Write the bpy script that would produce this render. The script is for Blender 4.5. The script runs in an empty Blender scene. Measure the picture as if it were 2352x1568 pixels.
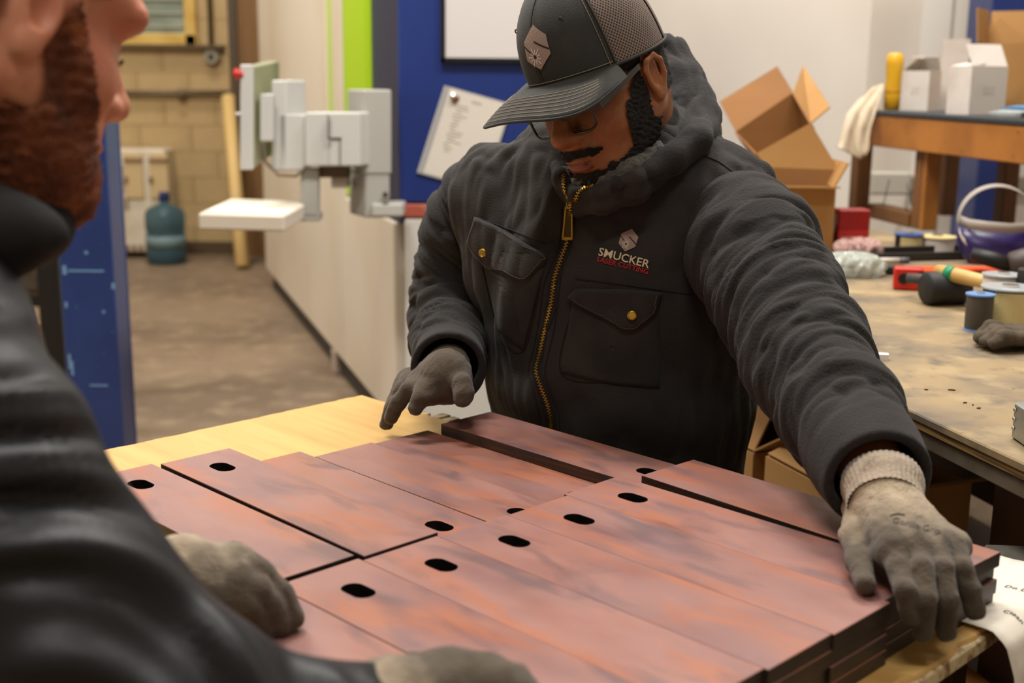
import bpy, bmesh, math, random, time
import numpy as np
from mathutils import Vector, Matrix
from mathutils.bvhtree import BVHTree
T0 = time.time()
SC = bpy.context.scene
COL = SC.collection
random.seed(4)

# ---------------------------------------------------------------- camera
F_PX = 2824.0
HP = 0.92                        # height of the top of the plates above the floor
CAM_Z = HP + 0.4745
YAW, PITCH, ROLL = 2.3622, 0.2121, 0.0101
_fw0 = np.array([0, math.cos(PITCH), -math.sin(PITCH)])
_r0 = np.array([1.0, 0, 0])
_u0 = np.cross(_r0, _fw0)
C_R = _r0 * math.cos(ROLL) + _u0 * math.sin(ROLL)
C_U = -_r0 * math.sin(ROLL) + _u0 * math.cos(ROLL)
C_F = _fw0
C_P = np.array([0, 0, CAM_Z])
cam_d = bpy.data.cameras.new('camera')
cam = bpy.data.objects.new('camera', cam_d)
COL.objects.link(cam)
M = Matrix.Identity(4)
for i in range(3):
    M[i][0] = C_R[i]; M[i][1] = C_U[i]; M[i][2] = -C_F[i]; M[i][3] = C_P[i]
cam.matrix_world = M
cam_d.sensor_width = 36.0
cam_d.lens = F_PX * 36.0 / 2352.0
cam_d.clip_start = 0.02
cam_d.clip_end = 100
cam_d.dof.use_dof = True
cam_d.dof.focus_distance = 1.60
cam_d.dof.aperture_fstop = 4.2
SC.camera = cam

# ---------------------------------------------------------------- view, world, lamps
SC.view_settings.view_transform = 'Standard'
SC.view_settings.look = 'None'
SC.view_settings.gamma = 1.0
SC.view_settings.use_curve_mapping = False
SC.view_settings.exposure = 0.08
wd = bpy.data.worlds.new('world'); SC.world = wd
wd.use_nodes = True
wd.node_tree.nodes['Background'].inputs[0].default_value = (1.0, 0.95, 0.90, 1)
wd.node_tree.nodes['Background'].inputs[1].default_value = 0.22

def area_lamp(name, loc, size, power, color=(1.0, 0.96, 0.91), rot=(0, 0, 0)):
    d = bpy.data.lights.new(name, 'AREA'); d.shape = 'RECTANGLE'
    d.size, d.size_y = size; d.energy = power; d.color = color
    o = bpy.data.objects.new(name, d); COL.objects.link(o)
    o.location = loc; o.rotation_euler = rot
    return o
CEIL = 4.6
for (x, y, p) in ((-0.7, 2.3, 110), (1.3, 2.6, 66), (-0.2, -0.4, 50), (-2.6, 4.9, 185), (1.2, 4.1, 78), (-2.4, 8.2, 60)):
    area_lamp('ceiling_lamp', (x, y, CEIL - 0.12), (1.3, 0.35), p)

# ---------------------------------------------------------------- pixel rays -> points of the place
def ray(px, py):
    return C_F + C_R * ((px - 1176) / F_PX) - C_U * ((py - 784) / F_PX)
def at(px, py, D):
    return Vector(C_P + ray(px, py) * D)
def onZ(px, py, z):
    d = ray(px, py); return Vector(C_P + d * ((z - CAM_Z) / d[2]))
def onY(px, py, y):
    d = ray(px, py); return Vector(C_P + d * (y / d[1]))
def onP(px, py, p0, n):
    d = Vector(ray(px, py)); p0 = Vector(p0); n = Vector(n)
    return Vector(C_P) + d * ((p0 - Vector(C_P)).dot(n) / d.dot(n))
SY, CY = math.sin(YAW), math.cos(YAW)
EU = Vector((SY, CY, 0)); EV = Vector((-CY, SY, 0))
def TB(u, v, z):                 # table frame (along plates, across plates, above plate top)
    a, b = u - 0.4089, v + 0.6004
    return Vector((SY * a - CY * b, CY * a + SY * b, HP + z))
def to_px(p):
    d = np.array(p) - C_P; z = d @ C_F
    return 1176 + F_PX * (d @ C_R) / z, 784 - F_PX * (d @ C_U) / z, z

# ---------------------------------------------------------------- materials
def srgb(r, g, b):
    f = lambda c: (c / 255 / 12.92) if c / 255 <= 0.04045 else ((c / 255 + 0.055) / 1.055) ** 2.4
    return (f(r), f(g), f(b), 1)
MATS = {}
def mat(name, col, rough=0.6, metal=0.0, spots=None, bump=None, stretch=(1, 1, 1), spec=0.5, coat=0, sheen=0, trans=0, alpha=1.0, emit=0, rvar=0, ior=1.45):
    """spots: list of (scale, colour, low, high, detail[, stretch]) noise patches mixed over the colour; bump: (scale, strength[, stretch])"""
    if name in MATS: return MATS[name]
    m = bpy.data.materials.new(name); m.use_nodes = True
    nt = m.node_tree; N = nt.nodes; Lk = nt.links
    b = N['Principled BSDF']
    c = srgb(*col)
    b.inputs['Base Color'].default_value = c
    b.inputs['Roughness'].default_value = rough
    b.inputs['Metallic'].default_value = metal
    b.inputs['Specular IOR Level'].default_value = spec
    b.inputs['IOR'].default_value = ior
    if coat: b.inputs['Coat Weight'].default_value = coat; b.inputs['Coat Roughness'].default_value = 0.15
    if sheen: b.inputs['Sheen Weight'].default_value = sheen; b.inputs['Sheen Roughness'].default_value = 0.6
    if trans: b.inputs['Transmission Weight'].default_value = trans
    if alpha < 1: b.inputs['Alpha'].default_value = alpha
    if emit: b.inputs['Emission Color'].default_value = c; b.inputs['Emission Strength'].default_value = emit
    tc = N.new('ShaderNodeTexCoord')
    def noise(scale, st, detail, seed=0.0):
        mp = N.new('ShaderNodeMapping'); mp.inputs['Scale'].default_value = st
        mp.inputs['Location'].default_value = (seed, seed * 1.7, seed * .6)
        Lk.new(tc.outputs['Object'], mp.inputs[0])
        n = N.new('ShaderNodeTexNoise'); n.inputs['Scale'].default_value = scale; n.inputs['Detail'].default_value = detail
        Lk.new(mp.outputs[0], n.inputs['Vector'])
        return n
    cur = None
    for i, s in enumerate(spots or []):
        st = s[5] if len(s) > 5 else stretch
        n = noise(s[0], st, s[4], 3.1 * i + 1)
        r = N.new('ShaderNodeMapRange'); r.inputs[1].default_value = s[2]; r.inputs[2].default_value = s[3]
        Lk.new(n.outputs['Fac'], r.inputs[0])
        mx = N.new('ShaderNodeMix'); mx.data_type = 'RGBA'
        Lk.new(r.outputs[0], mx.inputs[0])
        if cur is None: mx.inputs[6].default_value = c
        else: Lk.new(cur, mx.inputs[6])
        mx.inputs[7].default_value = srgb(*s[1])
        cur = mx.outputs[2]
    if cur is not None: Lk.new(cur, b.inputs['Base Color'])
    if rvar:
        n = noise(14, stretch, 3, 9)
        r = N.new('ShaderNodeMapRange'); r.inputs[1].default_value = 0.3; r.inputs[2].default_value = 0.7
        r.inputs[3].default_value = max(0.02, rough - rvar); r.inputs[4].default_value = min(1, rough + rvar)
        Lk.new(n.outputs['Fac'], r.inputs[0]); Lk.new(r.outputs[0], b.inputs['Roughness'])
    if bump:
        n = noise(bump[0], bump[2] if len(bump) > 2 else stretch, 4, 5)
        bp = N.new('ShaderNodeBump'); bp.inputs['Strength'].default_value = bump[1]; bp.inputs['Distance'].default_value = 0.003
        Lk.new(n.outputs['Fac'], bp.inputs['Height']); Lk.new(bp.outputs[0], b.inputs['Normal'])
    MATS[name] = m
    return m

# ---------------------------------------------------------------- object helpers
def tag(o, label=None, cat=None, group=None, kind=None):
    if label: o['label'] = label
    if cat: o['category'] = cat
    if group: o['group'] = group
    if kind: o['kind'] = kind
    return o
def thing(name, label, cat, loc=(0, 0, 0), group=None):
    o = bpy.data.objects.new(name, None); COL.objects.link(o)
    o.location = loc; o.empty_display_size = 0.05
    return tag(o, label, cat, group)
ROOTOF = {}
def root_loc(o):
    p = Vector((0, 0, 0))
    while o is not None:
        p += o.location; o = o.parent
    return p
def from_arrays(name, V, Fc, m, parent=None, smooth=False, uv=None):
    """V in world space; parent: object whose chain of plain translations is subtracted"""
    V = np.asarray(V, dtype=np.float64)
    if parent is not None: org = root_loc(parent); loc = Vector((0, 0, 0))
    else:
        mn, mx = V.min(0), V.max(0); org = Vector(((mn[0] + mx[0]) / 2, (mn[1] + mx[1]) / 2, mn[2])); loc = org
    me = bpy.data.meshes.new(name)
    me.from_pydata([tuple(v) for v in (V - np.array(org))], [], [tuple(int(i) for i in f) for f in Fc])
    if smooth: me.polygons.foreach_set('use_smooth', np.ones(len(me.polygons), dtype=bool))
    for mm in (m if isinstance(m, (list, tuple)) else [m]): me.materials.append(mm)
    me.update()
    o = bpy.data.objects.new(name, me); COL.objects.link(o)
    o.location = loc
    if parent is not None: o.parent = parent
    return o

class MB:
    """collects shapes in world space and builds ONE mesh object"""
    def __init__(s): s.bm = bmesh.new()
    def faces(s, V, Fc):
        vs = [s.bm.verts.new(tuple(v)) for v in V]
        for f in Fc:
            try: s.bm.faces.new([vs[i] for i in f])
            except ValueError: pass
        return s
    def hexa(s, P):            # 8 corners: bottom 0-3, top 4-7
        return s.faces(P, [(3, 2, 1, 0), (4, 5, 6, 7), (0, 1, 5, 4), (1, 2, 6, 5), (2, 3, 7, 6), (3, 0, 4, 7)])
    def box(s, c, size, rz=0.0, R=None):
        R = R or Matrix.Rotation(rz, 3, 'Z'); c = Vector(c)
        P = [c + R @ Vector((sx * size[0] / 2, sy * size[1] / 2, sz * size[2] / 2)) for sz in (-1, 1) for sx, sy in ((-1, -1), (1, -1), (1, 1), (-1, 1))]
        return s.hexa(P)
    def slab(s, quad, thick):  # quad of 4 points extruded by vector
        t = Vector(thick); q = [Vector(p) for p in quad]
        return s.hexa(q + [p + t for p in q])
    def prism(s, poly, thick):
        t = Vector(thick); q = [Vector(p) for p in poly]; n = len(q)
        return s.faces(q + [p + t for p in q], [tuple(range(n - 1, -1, -1)), tuple(range(n, 2 * n))] + [(i, (i + 1) % n, n + (i + 1) % n, n + i) for i in range(n)])
    def cone(s, a, b, ra, rb=None, n=16, cap=True):
        rb = ra if rb is None else rb
        a, b = Vector(a), Vector(b); d = (b - a).normalized()
        x = d.orthogonal().normalized(); y = d.cross(x)
        V = [p + (x * math.cos(t) + y * math.sin(t)) * r for p, r in ((a, ra), (b, rb)) for t in [2 * math.pi * i / n for i in range(n)]]
        Fc = [(i, (i + 1) % n, n + (i + 1) % n, n + i) for i in range(n)]
        if cap: Fc += [tuple(range(n - 1, -1, -1)), tuple(range(n, 2 * n))]
        return s.faces(V, Fc)
    def tube(s, pts, r, n=8, closed=False, flat=None):
        pts = [Vector(p) for p in pts]; m = len(pts); V = []; prev = None
        for i, p in enumerate(pts):
            a = pts[(i - 1) % m] if (closed or i > 0) else p
            b = pts[(i + 1) % m] if (closed or i < m - 1) else p
            d = (b - a).normalized()
            x = (prev - d * prev.dot(d)) if prev is not None else d.orthogonal()
            x = x.normalized() if x.length > 1e-6 else d.orthogonal().normalized()
            prev = x; y = d.cross(x)
            rr = r[i] if isinstance(r, (list, tuple)) else r
            V += [p + (x * math.cos(t) + y * math.sin(t)) * rr for t in [2 * math.pi * k / n for k in range(n)]]
        Fc = []
        for i in range(m if closed else m - 1):
            j = (i + 1) % m
            Fc += [(i * n + k, i * n + (k + 1) % n, j * n + (k + 1) % n, j * n + k) for k in range(n)]
        if not closed: Fc += [tuple(range(n - 1, -1, -1)), tuple(range((m - 1) * n, m * n))]
        return s.faces(V, Fc)
    def lathe(s, prof, c, n=24, axis=(0, 0, 1)):
        a = Vector(axis).normalized(); x = a.orthogonal().normalized(); y = a.cross(x); c = Vector(c)
        V = [c + a * h + (x * math.cos(t) + y * math.sin(t)) * max(r, 1e-4) for r, h in prof for t in [2 * math.pi * k / n for k in range(n)]]
        m = len(prof)
        Fc = [(i * n + k, i * n + (k + 1) % n, (i + 1) * n + (k + 1) % n, (i + 1) * n + k) for i in range(m - 1) for k in range(n)]
        Fc += [tuple(range(n - 1, -1, -1)), tuple(range((m - 1) * n, m * n))]
        return s.faces(V, Fc)
    def grid(s, P):            # 2-D list of points
        r, c = len(P), len(P[0])
        return s.faces([p for row in P for p in row], [(i * c + j, i * c + j + 1, (i + 1) * c + j + 1, (i + 1) * c + j) for i in range(r - 1) for j in range(c - 1)])
    def build(s, name, m, parent=None, bevel=0.0, smooth=False, seg=1, thick=0):
        bm = s.bm
        bmesh.ops.recalc_face_normals(bm, faces=bm.faces[:])
        if bevel:
            es = [e for e in bm.edges if len(e.link_faces) == 2 and e.calc_face_angle(0) > 0.5]
            bmesh.ops.bevel(bm, geom=es, offset=bevel, segments=seg, affect='EDGES', profile=0.6, clamp_overlap=True)
        bm.verts.ensure_lookup_table()
        V = np.array([v.co[:] for v in bm.verts]); 
        bm.verts.index_update()
        Fc = [[v.index for v in f.verts] for f in bm.faces]
        bm.free()
        o = from_arrays(name, V, Fc, m, parent, smooth)
        if thick:
            md = o.modifiers.new('thick', 'SOLIDIFY'); md.thickness = thick; md.offset = 0
        return o

def text_geo(body, size=1.0, bold=0.0, align='CENTER'):
    cu = bpy.data.curves.new('txt', 'FONT'); cu.body = body; cu.size = size; cu.align_x = align; cu.align_y = 'CENTER'
    cu.offset = bold; cu.resolution_u = 3
    o = bpy.data.objects.new('txt', cu); COL.objects.link(o)
    dg = bpy.context.evaluated_depsgraph_get()
    me = bpy.data.meshes.new_from_object(o.evaluated_get(dg))
    V = [v.co.copy() for v in me.vertices]; Fc = [list(p.vertices) for p in me.polygons]
    bpy.data.objects.remove(o); bpy.data.curves.remove(cu); bpy.data.meshes.remove(me)
    return V, Fc

# ---------------------------------------------------------------- soft-body modelling: distance field + surface nets
class Field:
    def __init__(s, lo, hi, h):
        s.lo = np.array(lo, dtype=np.float32); s.h = h
        n = np.ceil((np.array(hi) - np.array(lo)) / h).astype(int) + 1
        s.n = n
        ax = [s.lo[i] + h * np.arange(n[i], dtype=np.float32) for i in range(3)]
        s.X, s.Y, s.Z = np.meshgrid(*ax, indexing='ij')
        s.d = np.full(n, 9.0, dtype=np.float32)
    def mix(s, e, k=0.0, sub=False):
        if sub:
            e = -e
            if k: hh = np.clip(0.5 - 0.5 * (s.d - e) / k, 0, 1); s.d = s.d * (1 - hh) + e * hh + k * hh * (1 - hh)
            else: s.d = np.maximum(s.d, e)
            return s
        if k:
            hh = np.clip(0.5 + 0.5 * (e - s.d) / k, 0, 1); s.d = e * (1 - hh) + s.d * hh - k * hh * (1 - hh)
        else: s.d = np.minimum(s.d, e)
        return s
    def rc(s, a, b, ra, rb, k=0.02, sub=False, squash=None):
        """tapered capsule; squash=(dir, factor): distances along dir are scaled (flattened limbs)"""
        a = np.array(a, dtype=np.float32); b = np.array(b, dtype=np.float32); ab = b - a
        px, py, pz = s.X - a[0], s.Y - a[1], s.Z - a[2]
        t = np.clip((px * ab[0] + py * ab[1] + pz * ab[2]) / max(float(ab @ ab), 1e-9), 0, 1)
        px -= t * ab[0]; py -= t * ab[1]; pz -= t * ab[2]
        q = px * px + py * py + pz * pz
        if squash is not None:
            w = np.array(squash[0], dtype=np.float32); w /= np.linalg.norm(w)
            e = px * w[0] + py * w[1] + pz * w[2]
            q = q + e * e * (squash[1] ** 2 - 1)
        return s.mix(np.sqrt(np.maximum(q, 0)) - (ra + (rb - ra) * t), k, sub)
    def chain(s, pts, rs, k=0.02, sub=False, squash=None):
        for i in range(len(pts) - 1): s.rc(pts[i], pts[i + 1], rs[i], rs[i + 1], k, sub, squash)
        return s
    def el(s, c, r, k=0.02, R=None, sub=False):
        px, py, pz = s.X - c[0], s.Y - c[1], s.Z - c[2]
        if R is not None:
            R = np.array(R)
            px, py, pz = (px * R[0][i] + py * R[1][i] + pz * R[2][i] for i in range(3))
        k0 = np.sqrt((px / r[0]) ** 2 + (py / r[1]) ** 2 + (pz / r[2]) ** 2)
        k1 = np.sqrt((px / r[0] ** 2) ** 2 + (py / r[1] ** 2) ** 2 + (pz / r[2] ** 2) ** 2)
        return s.mix(k0 * (k0 - 1.0) / np.maximum(k1, 1e-6), k, sub)
    def plane_cut(s, p, n, k=0.0):     # keep the side n points away from
        n = np.array(n, dtype=np.float32); n /= np.linalg.norm(n)
        e = (s.X - p[0]) * n[0] + (s.Y - p[1]) * n[1] + (s.Z - p[2]) * n[2]
        return s.mix(-e, k, True) if k else s.__setattr__('d', np.maximum(s.d, e)) or s
    def surface(s, smooth=2):
        d = s.d; ins = d < 0
        c = np.zeros(tuple(s.n - 1), dtype=np.int8)
        offs = [(i, j, k) for i in (0, 1) for j in (0, 1) for k in (0, 1)]
        nx, ny, nz = s.n - 1
        sl = lambda o: (slice(o[0], o[0] + nx), slice(o[1], o[1] + ny), slice(o[2], o[2] + nz))
        for o in offs: c += ins[sl(o)]
        act = (c > 0) & (c < 8)
        idx = -np.ones(act.shape, dtype=np.int64)
        cells = np.argwhere(act); idx[act] = np.arange(len(cells))
        acc = np.zeros((len(cells), 3)); cnt = np.zeros(len(cells))
        edges = [(a, b) for a in offs for b in offs if sum(b) - sum(a) == 1 and all(b[i] >= a[i] for i in range(3))]
        for a, b in edges:
            da = d[cells[:, 0] + a[0], cells[:, 1] + a[1], cells[:, 2] + a[2]]
            db = d[cells[:, 0] + b[0], cells[:, 1] + b[1], cells[:, 2] + b[2]]
            m = (da < 0) != (db < 0)
            t = np.where(m, da / np.where(m, da - db, 1), 0)
            P = np.array(a)[None] + t[:, None] * (np.array(b) - np.array(a))[None]
            acc[m] += P[m]; cnt[m] += 1
        V = s.lo[None] + s.h * (cells + acc / np.maximum(cnt, 1)[:, None])
        Q = []
        for ax in range(3):
            o1, o2 = [(1, 2), (2, 0), (0, 1)][ax]
            sh = [0, 0, 0]; sh[ax] = 1
            A = ins[:s.n[0] - sh[0], :s.n[1] - sh[1], :s.n[2] - sh[2]]
            B = ins[sh[0]:, sh[1]:, sh[2]:]
            E = np.argwhere(A != B)
            E = E[(E[:, o1] > 0) & (E[:, o2] > 0)]
            E = E[(E[:, o1] < s.n[o1] - 1) & (E[:, o2] < s.n[o2] - 1)]
            if not len(E): continue
            flip = A[E[:, 0], E[:, 1], E[:, 2]]
            e1 = np.zeros(3, int); e1[o1] = 1; e2 = np.zeros(3, int); e2[o2] = 1
            g = lambda q: idx[q[:, 0], q[:, 1], q[:, 2]]
            q = np.stack([g(E - e1 - e2), g(E - e2), g(E), g(E - e1)], 1)
            q = np.where(flip[:, None], q, q[:, ::-1])
            Q.append(q)
        Q = np.concatenate(Q)
        Q = Q[(Q >= 0).all(1)]
        for _ in range(smooth):
            acc = np.zeros_like(V); cnt = np.zeros(len(V))
            for i in range(4):
                a, b = Q[:, i], Q[:, (i + 1) % 4]
                np.add.at(acc, a, V[b]); np.add.at(cnt, a, 1); np.add.at(acc, b, V[a]); np.add.at(cnt, b, 1)
            V = 0.5 * V + 0.5 * acc / np.maximum(cnt, 1)[:, None]
        return V, Q
def vnormals(V, Q):
    a, b, c, d = (V[Q[:, i]] for i in range(4))
    fn = np.cross(c - a, d - b); N = np.zeros_like(V)
    for i in range(4): np.add.at(N, Q[:, i], fn)
    return N / np.maximum(np.linalg.norm(N, axis=1, keepdims=True), 1e-12)
def mesh_q(name, V, Q, m, parent=None, smooth=True, midx=None):
    org = np.array(root_loc(parent)) if parent is not None else np.array([V[:, 0].mean(), V[:, 1].mean(), V[:, 2].min()])
    me = bpy.data.meshes.new(name)
    n = len(Q)
    me.vertices.add(len(V)); me.vertices.foreach_set('co', (V - org).astype(np.float32).ravel())
    me.loops.add(n * 4); me.loops.foreach_set('vertex_index', Q.astype(np.int32).ravel())
    me.polygons.add(n); me.polygons.foreach_set('loop_start', np.arange(0, 4 * n, 4, dtype=np.int32))
    me.polygons.foreach_set('use_smooth', np.full(n, smooth))
    for mm in (m if isinstance(m, (list, tuple)) else [m]): me.materials.append(mm)
    if midx is not None: me.polygons.foreach_set('material_index', midx.astype(np.int32))
    me.update(); me.validate()
    o = bpy.data.objects.new(name, me); COL.objects.link(o)
    if parent is not None: o.parent = parent
    else: o.location = org
    return o
def wnoise(P, freq, seed, octaves=3):
    """cheap smooth noise in [-1,1] from warped sines"""
    rs = np.random.RandomState(seed); out = np.zeros(len(P)); amp = 1.0; tot = 0
    for o in range(octaves):
        acc = np.zeros(len(P))
        for k in range(4):
            v = rs.normal(size=3); v *= freq / np.linalg.norm(v)
            w = rs.normal(size=3); w *= freq * .6 / np.linalg.norm(w)
            acc += np.sin(P @ v * 2 * np.pi + rs.rand() * 6.3 + 1.3 * np.sin(P @ w * 2 * np.pi + rs.rand() * 6.3))
        out += amp * acc / 4; tot += amp; amp *= .5; freq *= 2
    return out / tot * 1.6
class Surf:
    """ray target: points of the photograph's view onto a built surface"""
    def __init__(s, V, Q):
        s.t = BVHTree.FromPolygons([tuple(v) for v in V], [tuple(int(i) for i in q) for q in Q])
    def hit(s, px, py, lift=0.0):
        p, n, i, d = s.t.ray_cast(Vector(C_P), Vector(ray(px, py)).normalized())
        if p is None: return None, None
        if n.dot(Vector(C_P) - p) < 0: n = -n
        return p + n * lift, n
    def near(s, p, lift=0.0):
        q, n, i, d = s.t.find_nearest(Vector(p)); return q + n * lift, n
# ================================================================ ROOM
m_floor = mat('concrete_floor', (132, 112, 90), 0.5, spots=[(1.2, (108, 90, 72), .42, .62, 4), (7, (148, 128, 104), .5, .75, 5), (30, (98, 82, 66), .6, .8, 3)], bump=(40, .08))
m_wall = mat('white_wall_paint', (226, 220, 210), 0.6, spots=[(1.5, (216, 208, 198), .4, .7, 2)])
m_block = mat('tan_block_paint', (188, 160, 112), 0.65, spots=[(2.0, (170, 142, 96), .45, .7, 3), (25, (180, 154, 108), .5, .7, 3)], bump=(60, .15))
m_mortar = mat('tan_mortar', (178, 152, 106), 0.8)
m_ceil = mat('ceiling_paint', (214, 206, 192), 0.8)
def structure(o): o['kind'] = 'structure'; return o
structure(MB().box((-0.6, 2.9, -0.05), (10.8, 14.2, 0.1)).build('floor', m_floor))
structure(MB().box((-0.6, 2.9, CEIL + 0.05), (10.8, 14.2, 0.1)).build('ceiling', m_ceil))
wb = structure(MB().box((-3.0, 9.74, CEIL / 2), (6.0, 0.12, CEIL)).build('wall_back', m_mortar))
structure(MB().box((-5.95, 2.9, CEIL / 2), (0.1, 14.0, CEIL)).build('wall_left', m_wall))
structure(MB().box((4.75, 0.4, CEIL / 2), (0.1, 9.0, CEIL)).build('wall_right', m_wall))
structure(MB().box((-0.6, -4.15, CEIL / 2), (10.6, 0.1, CEIL)).build('wall_front', m_wall))
# painted blocks of the back wall (those in view)
BW, BH = 0.40, 0.20
me_b = None
for r in range(13):
    for c in range(7):
        x = -4.3 + c * BW + (BW / 2 if r % 2 else 0)
        zc = 0.10 + r * BH
        if me_b is None:
            ob = MB().box((x, 9.675, zc), (BW - .003, .03, BH - .003)).build('concrete_block', m_block, wb, bevel=.002)
            me_b = ob.data; org = Vector((x, 9.675, zc))
        else:
            ob = bpy.data.objects.new('concrete_block', me_b); COL.objects.link(ob); ob.parent = wb
            ob.location = Vector((x, 9.675, zc)) - org
# white wall behind the workbench: far part, return, near part
YA, YB = 5.6, 4.9
xc = onY(1990, 200, YA).x
structure(MB().box(((0.3 + xc) / 2, YA + .06, CEIL / 2), (xc - 0.3, .12, CEIL)).build('wall_center', m_wall))
structure(MB().box((xc + .06, (YA + .12 + YB) / 2, CEIL / 2), (.12, YA + .12 - YB, CEIL)).build('wall_return', m_wall))
structure(MB().box(((xc + .12 + 4.72) / 2, YB + .06, CEIL / 2), (4.72 - xc - .12, .12, CEIL)).build('wall_side', m_wall))
m_seam = mat('wall_seam_grey', (170, 162, 150), .7)
structure(MB().box((onY(2183, 80, YB).x, YB - .003, CEIL / 2), (.006, .012, CEIL - .02)).build('trim_1', m_seam))
# grey conduit rail on that wall
m_rail = mat('wall_rail_grey', (158, 150, 138), .45, .3)
z_r = onY(2200, 420, YB).z
ra = MB().box(((xc + 4.6) / 2, YB - .02, z_r), (4.6 - xc, .04, .06)).build('wall_rail', m_rail, bevel=.006)
tag(ra, 'flat grey rail running along the white wall behind the wooden rack', 'rail')
rb = MB().box((onY(2035, 420, YB).x, YB - .05, z_r), (.16, .03, .09)).build('rail_cover', mat('rail_cover_grey', (188, 182, 165), .4), ra, bevel=.008)

# blue steel post in front of that wall
m_bp = mat('deep_blue_post', (34, 52, 112), .42, spots=[(2, (28, 44, 98), .4, .7, 3)])
yp0, yp1 = 4.42, 4.66
xp0, xp1 = onY(2243, 440, yp0).x, onY(2328, 440, yp0).x
pst = thing('steel_post', 'deep blue steel post against the white wall behind the wooden rack', 'column', ((xp0 + xp1) / 2, (yp0 + yp1) / 2, 0))
MB().box(((xp0 + xp1) / 2, yp0 + .006, CEIL / 2), (xp1 - xp0, .012, CEIL - .01)).build('front_plate', m_bp, pst, bevel=.003)
MB().box((xp0 + .006, (yp0 + yp1) / 2 + .006, CEIL / 2), (.012, yp1 - yp0 - .014, CEIL - .01)).build('side_plate', m_bp, pst, bevel=.003)
MB().box((xp1 - .006, (yp0 + yp1) / 2 + .006, CEIL / 2), (.012, yp1 - yp0 - .014, CEIL - .01)).build('side_plate', m_bp, pst, bevel=.003)
MB().box(((xp0 + xp1) / 2, (yp0 + yp1) / 2, .01), (xp1 - xp0 + .08, yp1 - yp0 + .08, .02)).build('base_plate', m_bp, pst, bevel=.003)

# ---- window, ledge, conduit, sensor and door on the back wall
YW = 9.65
m_yel = mat('yellowed_frame', (214, 178, 96), .5, spots=[(6, (196, 156, 74), .4, .7, 3)])
wx0, wx1 = onY(250, 60, YW).x, onY(440, 60, YW).x
wz0, wz1 = onY(400, 92, YW).z, 3.0
w1 = structure(MB().box(((wx0 + wx1) / 2, YW + .01, (wz0 + wz1) / 2), (wx1 - wx0 - .06, .02, wz1 - wz0 - .06)).build('window_1', mat('window_glass_grey', (152, 158, 142), .2, spots=[(3, (130, 138, 120), .4, .6, 2)])))
mb = MB()
for c, s in ((((wx0 + wx1) / 2, YW - .015, wz0), (wx1 - wx0 + .1, .07, .09)), (((wx0 + wx1) / 2, YW - .015, wz1), (wx1 - wx0 + .1, .07, .09)),
             ((wx0, YW - .015, (wz0 + wz1) / 2), (.09, .07, wz1 - wz0 + .09)), ((wx1, YW - .015, (wz0 + wz1) / 2), (.09, .07, wz1 - wz0 + .09))): mb.box(c, s)
mb.build('window_frame', m_yel, w1, bevel=.008)
for k in range(9):
    MB().box(((wx0 + wx1) / 2, YW - .012, wz0 + .1 + k * .1), (wx1 - wx0 - .12, .012, .012)).build('blind_slat', mat('blind_slat_grey', (176, 178, 160), .5), w1)
lz = onY(400, 107, YW).z
MB().box(((wx0 + wx1) / 2, YW - .03, lz), (wx1 - wx0 + .5, .08, .03)).build('window_sill', mat('dark_sill', (92, 74, 48), .6), w1, bevel=.004)
m_pipe = mat('grey_conduit', (108, 92, 66), .5, .3)
pz = onY(300, 216, YW).z
cd = MB().tube([(-3.4, YW - .03, pz), (onY(528, 212, YW).x, YW - .03, pz + .015)], .022, 10).build('conduit_pipe', m_pipe, smooth=True)
tag(cd, 'dark horizontal conduit pipe running along the tan block wall', 'pipe')
MB().tube([(onY(420, 214, YW).x, YW - .03, pz - .03), (onY(420, 214, YW).x, YW - .03, pz + .04)], .034, 10).build('coupling', m_pipe, cd, smooth=True)
sx, sz = onY(488, 131, YW).x, onY(488, 131, YW).z
cd2 = MB().tube([(sx, YW - .03, sz + .05), (sx, YW - .03, 3.2)], .018, 10).build('conduit_pipe', m_pipe, smooth=True)
tag(cd2, 'thin vertical conduit dropping to the round wall outlet', 'pipe')
ol = thing('wall_outlet', 'round grey outlet with dark centre on the tan block wall', 'outlet', (sx, YW - .02, sz - .06))
MB().lathe([(.062, 0), (.062, .03), (.05, .045), (.03, .045)], (sx, YW - .005, sz), 20, (0, -1, 0)).build('body', mat('outlet_grey', (148, 138, 116), .5), ol, smooth=False)
MB().lathe([(.022, .04), (.022, .05), (.01, .052)], (sx, YW - .005, sz), 14, (0, -1, 0)).build('socket', mat('black_plastic', (22, 20, 18), .5), ol)
dz0 = 0.0
dxa, dxb = onY(535, 300, YW).x, -1.35
d1 = structure(MB().box(((dxa + dxb) / 2, YW - .02, 1.02), (dxb - dxa, .05, 2.04)).build('door_1', mat('brown_door', (136, 100, 56), .55, spots=[(1.5, (118, 84, 46), .4, .6, 3, (6, 1, .5))])))
MB().box((dxa + .04, YW - .055, 1.02), (.06, .03, 2.04)).build('door_frame', mat('dark_door_frame', (82, 70, 52), .5), d1, bevel=.004)
bxa, bxb = -4.0, dxa - .02
structure(MB().box(((bxa + bxb) / 2, YW - .012, .05), (bxb - bxa, .02, .10)).build('baseboard_back', mat('dark_base', (84, 64, 40), .7)))
# leaning pole by the door
pa, pb = onZ(557, 612, 0.02), onY(524, 222, YW - .12)
po = MB().tube([pa, pa.lerp(pb, .5), pb], .05, 10).build('leaning_pole', mat('pale_pole', (226, 190, 122), .45), smooth=True)
tag(po, 'pale wooden pole leaning against the tan wall beside the brown door', 'pole')

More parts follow.
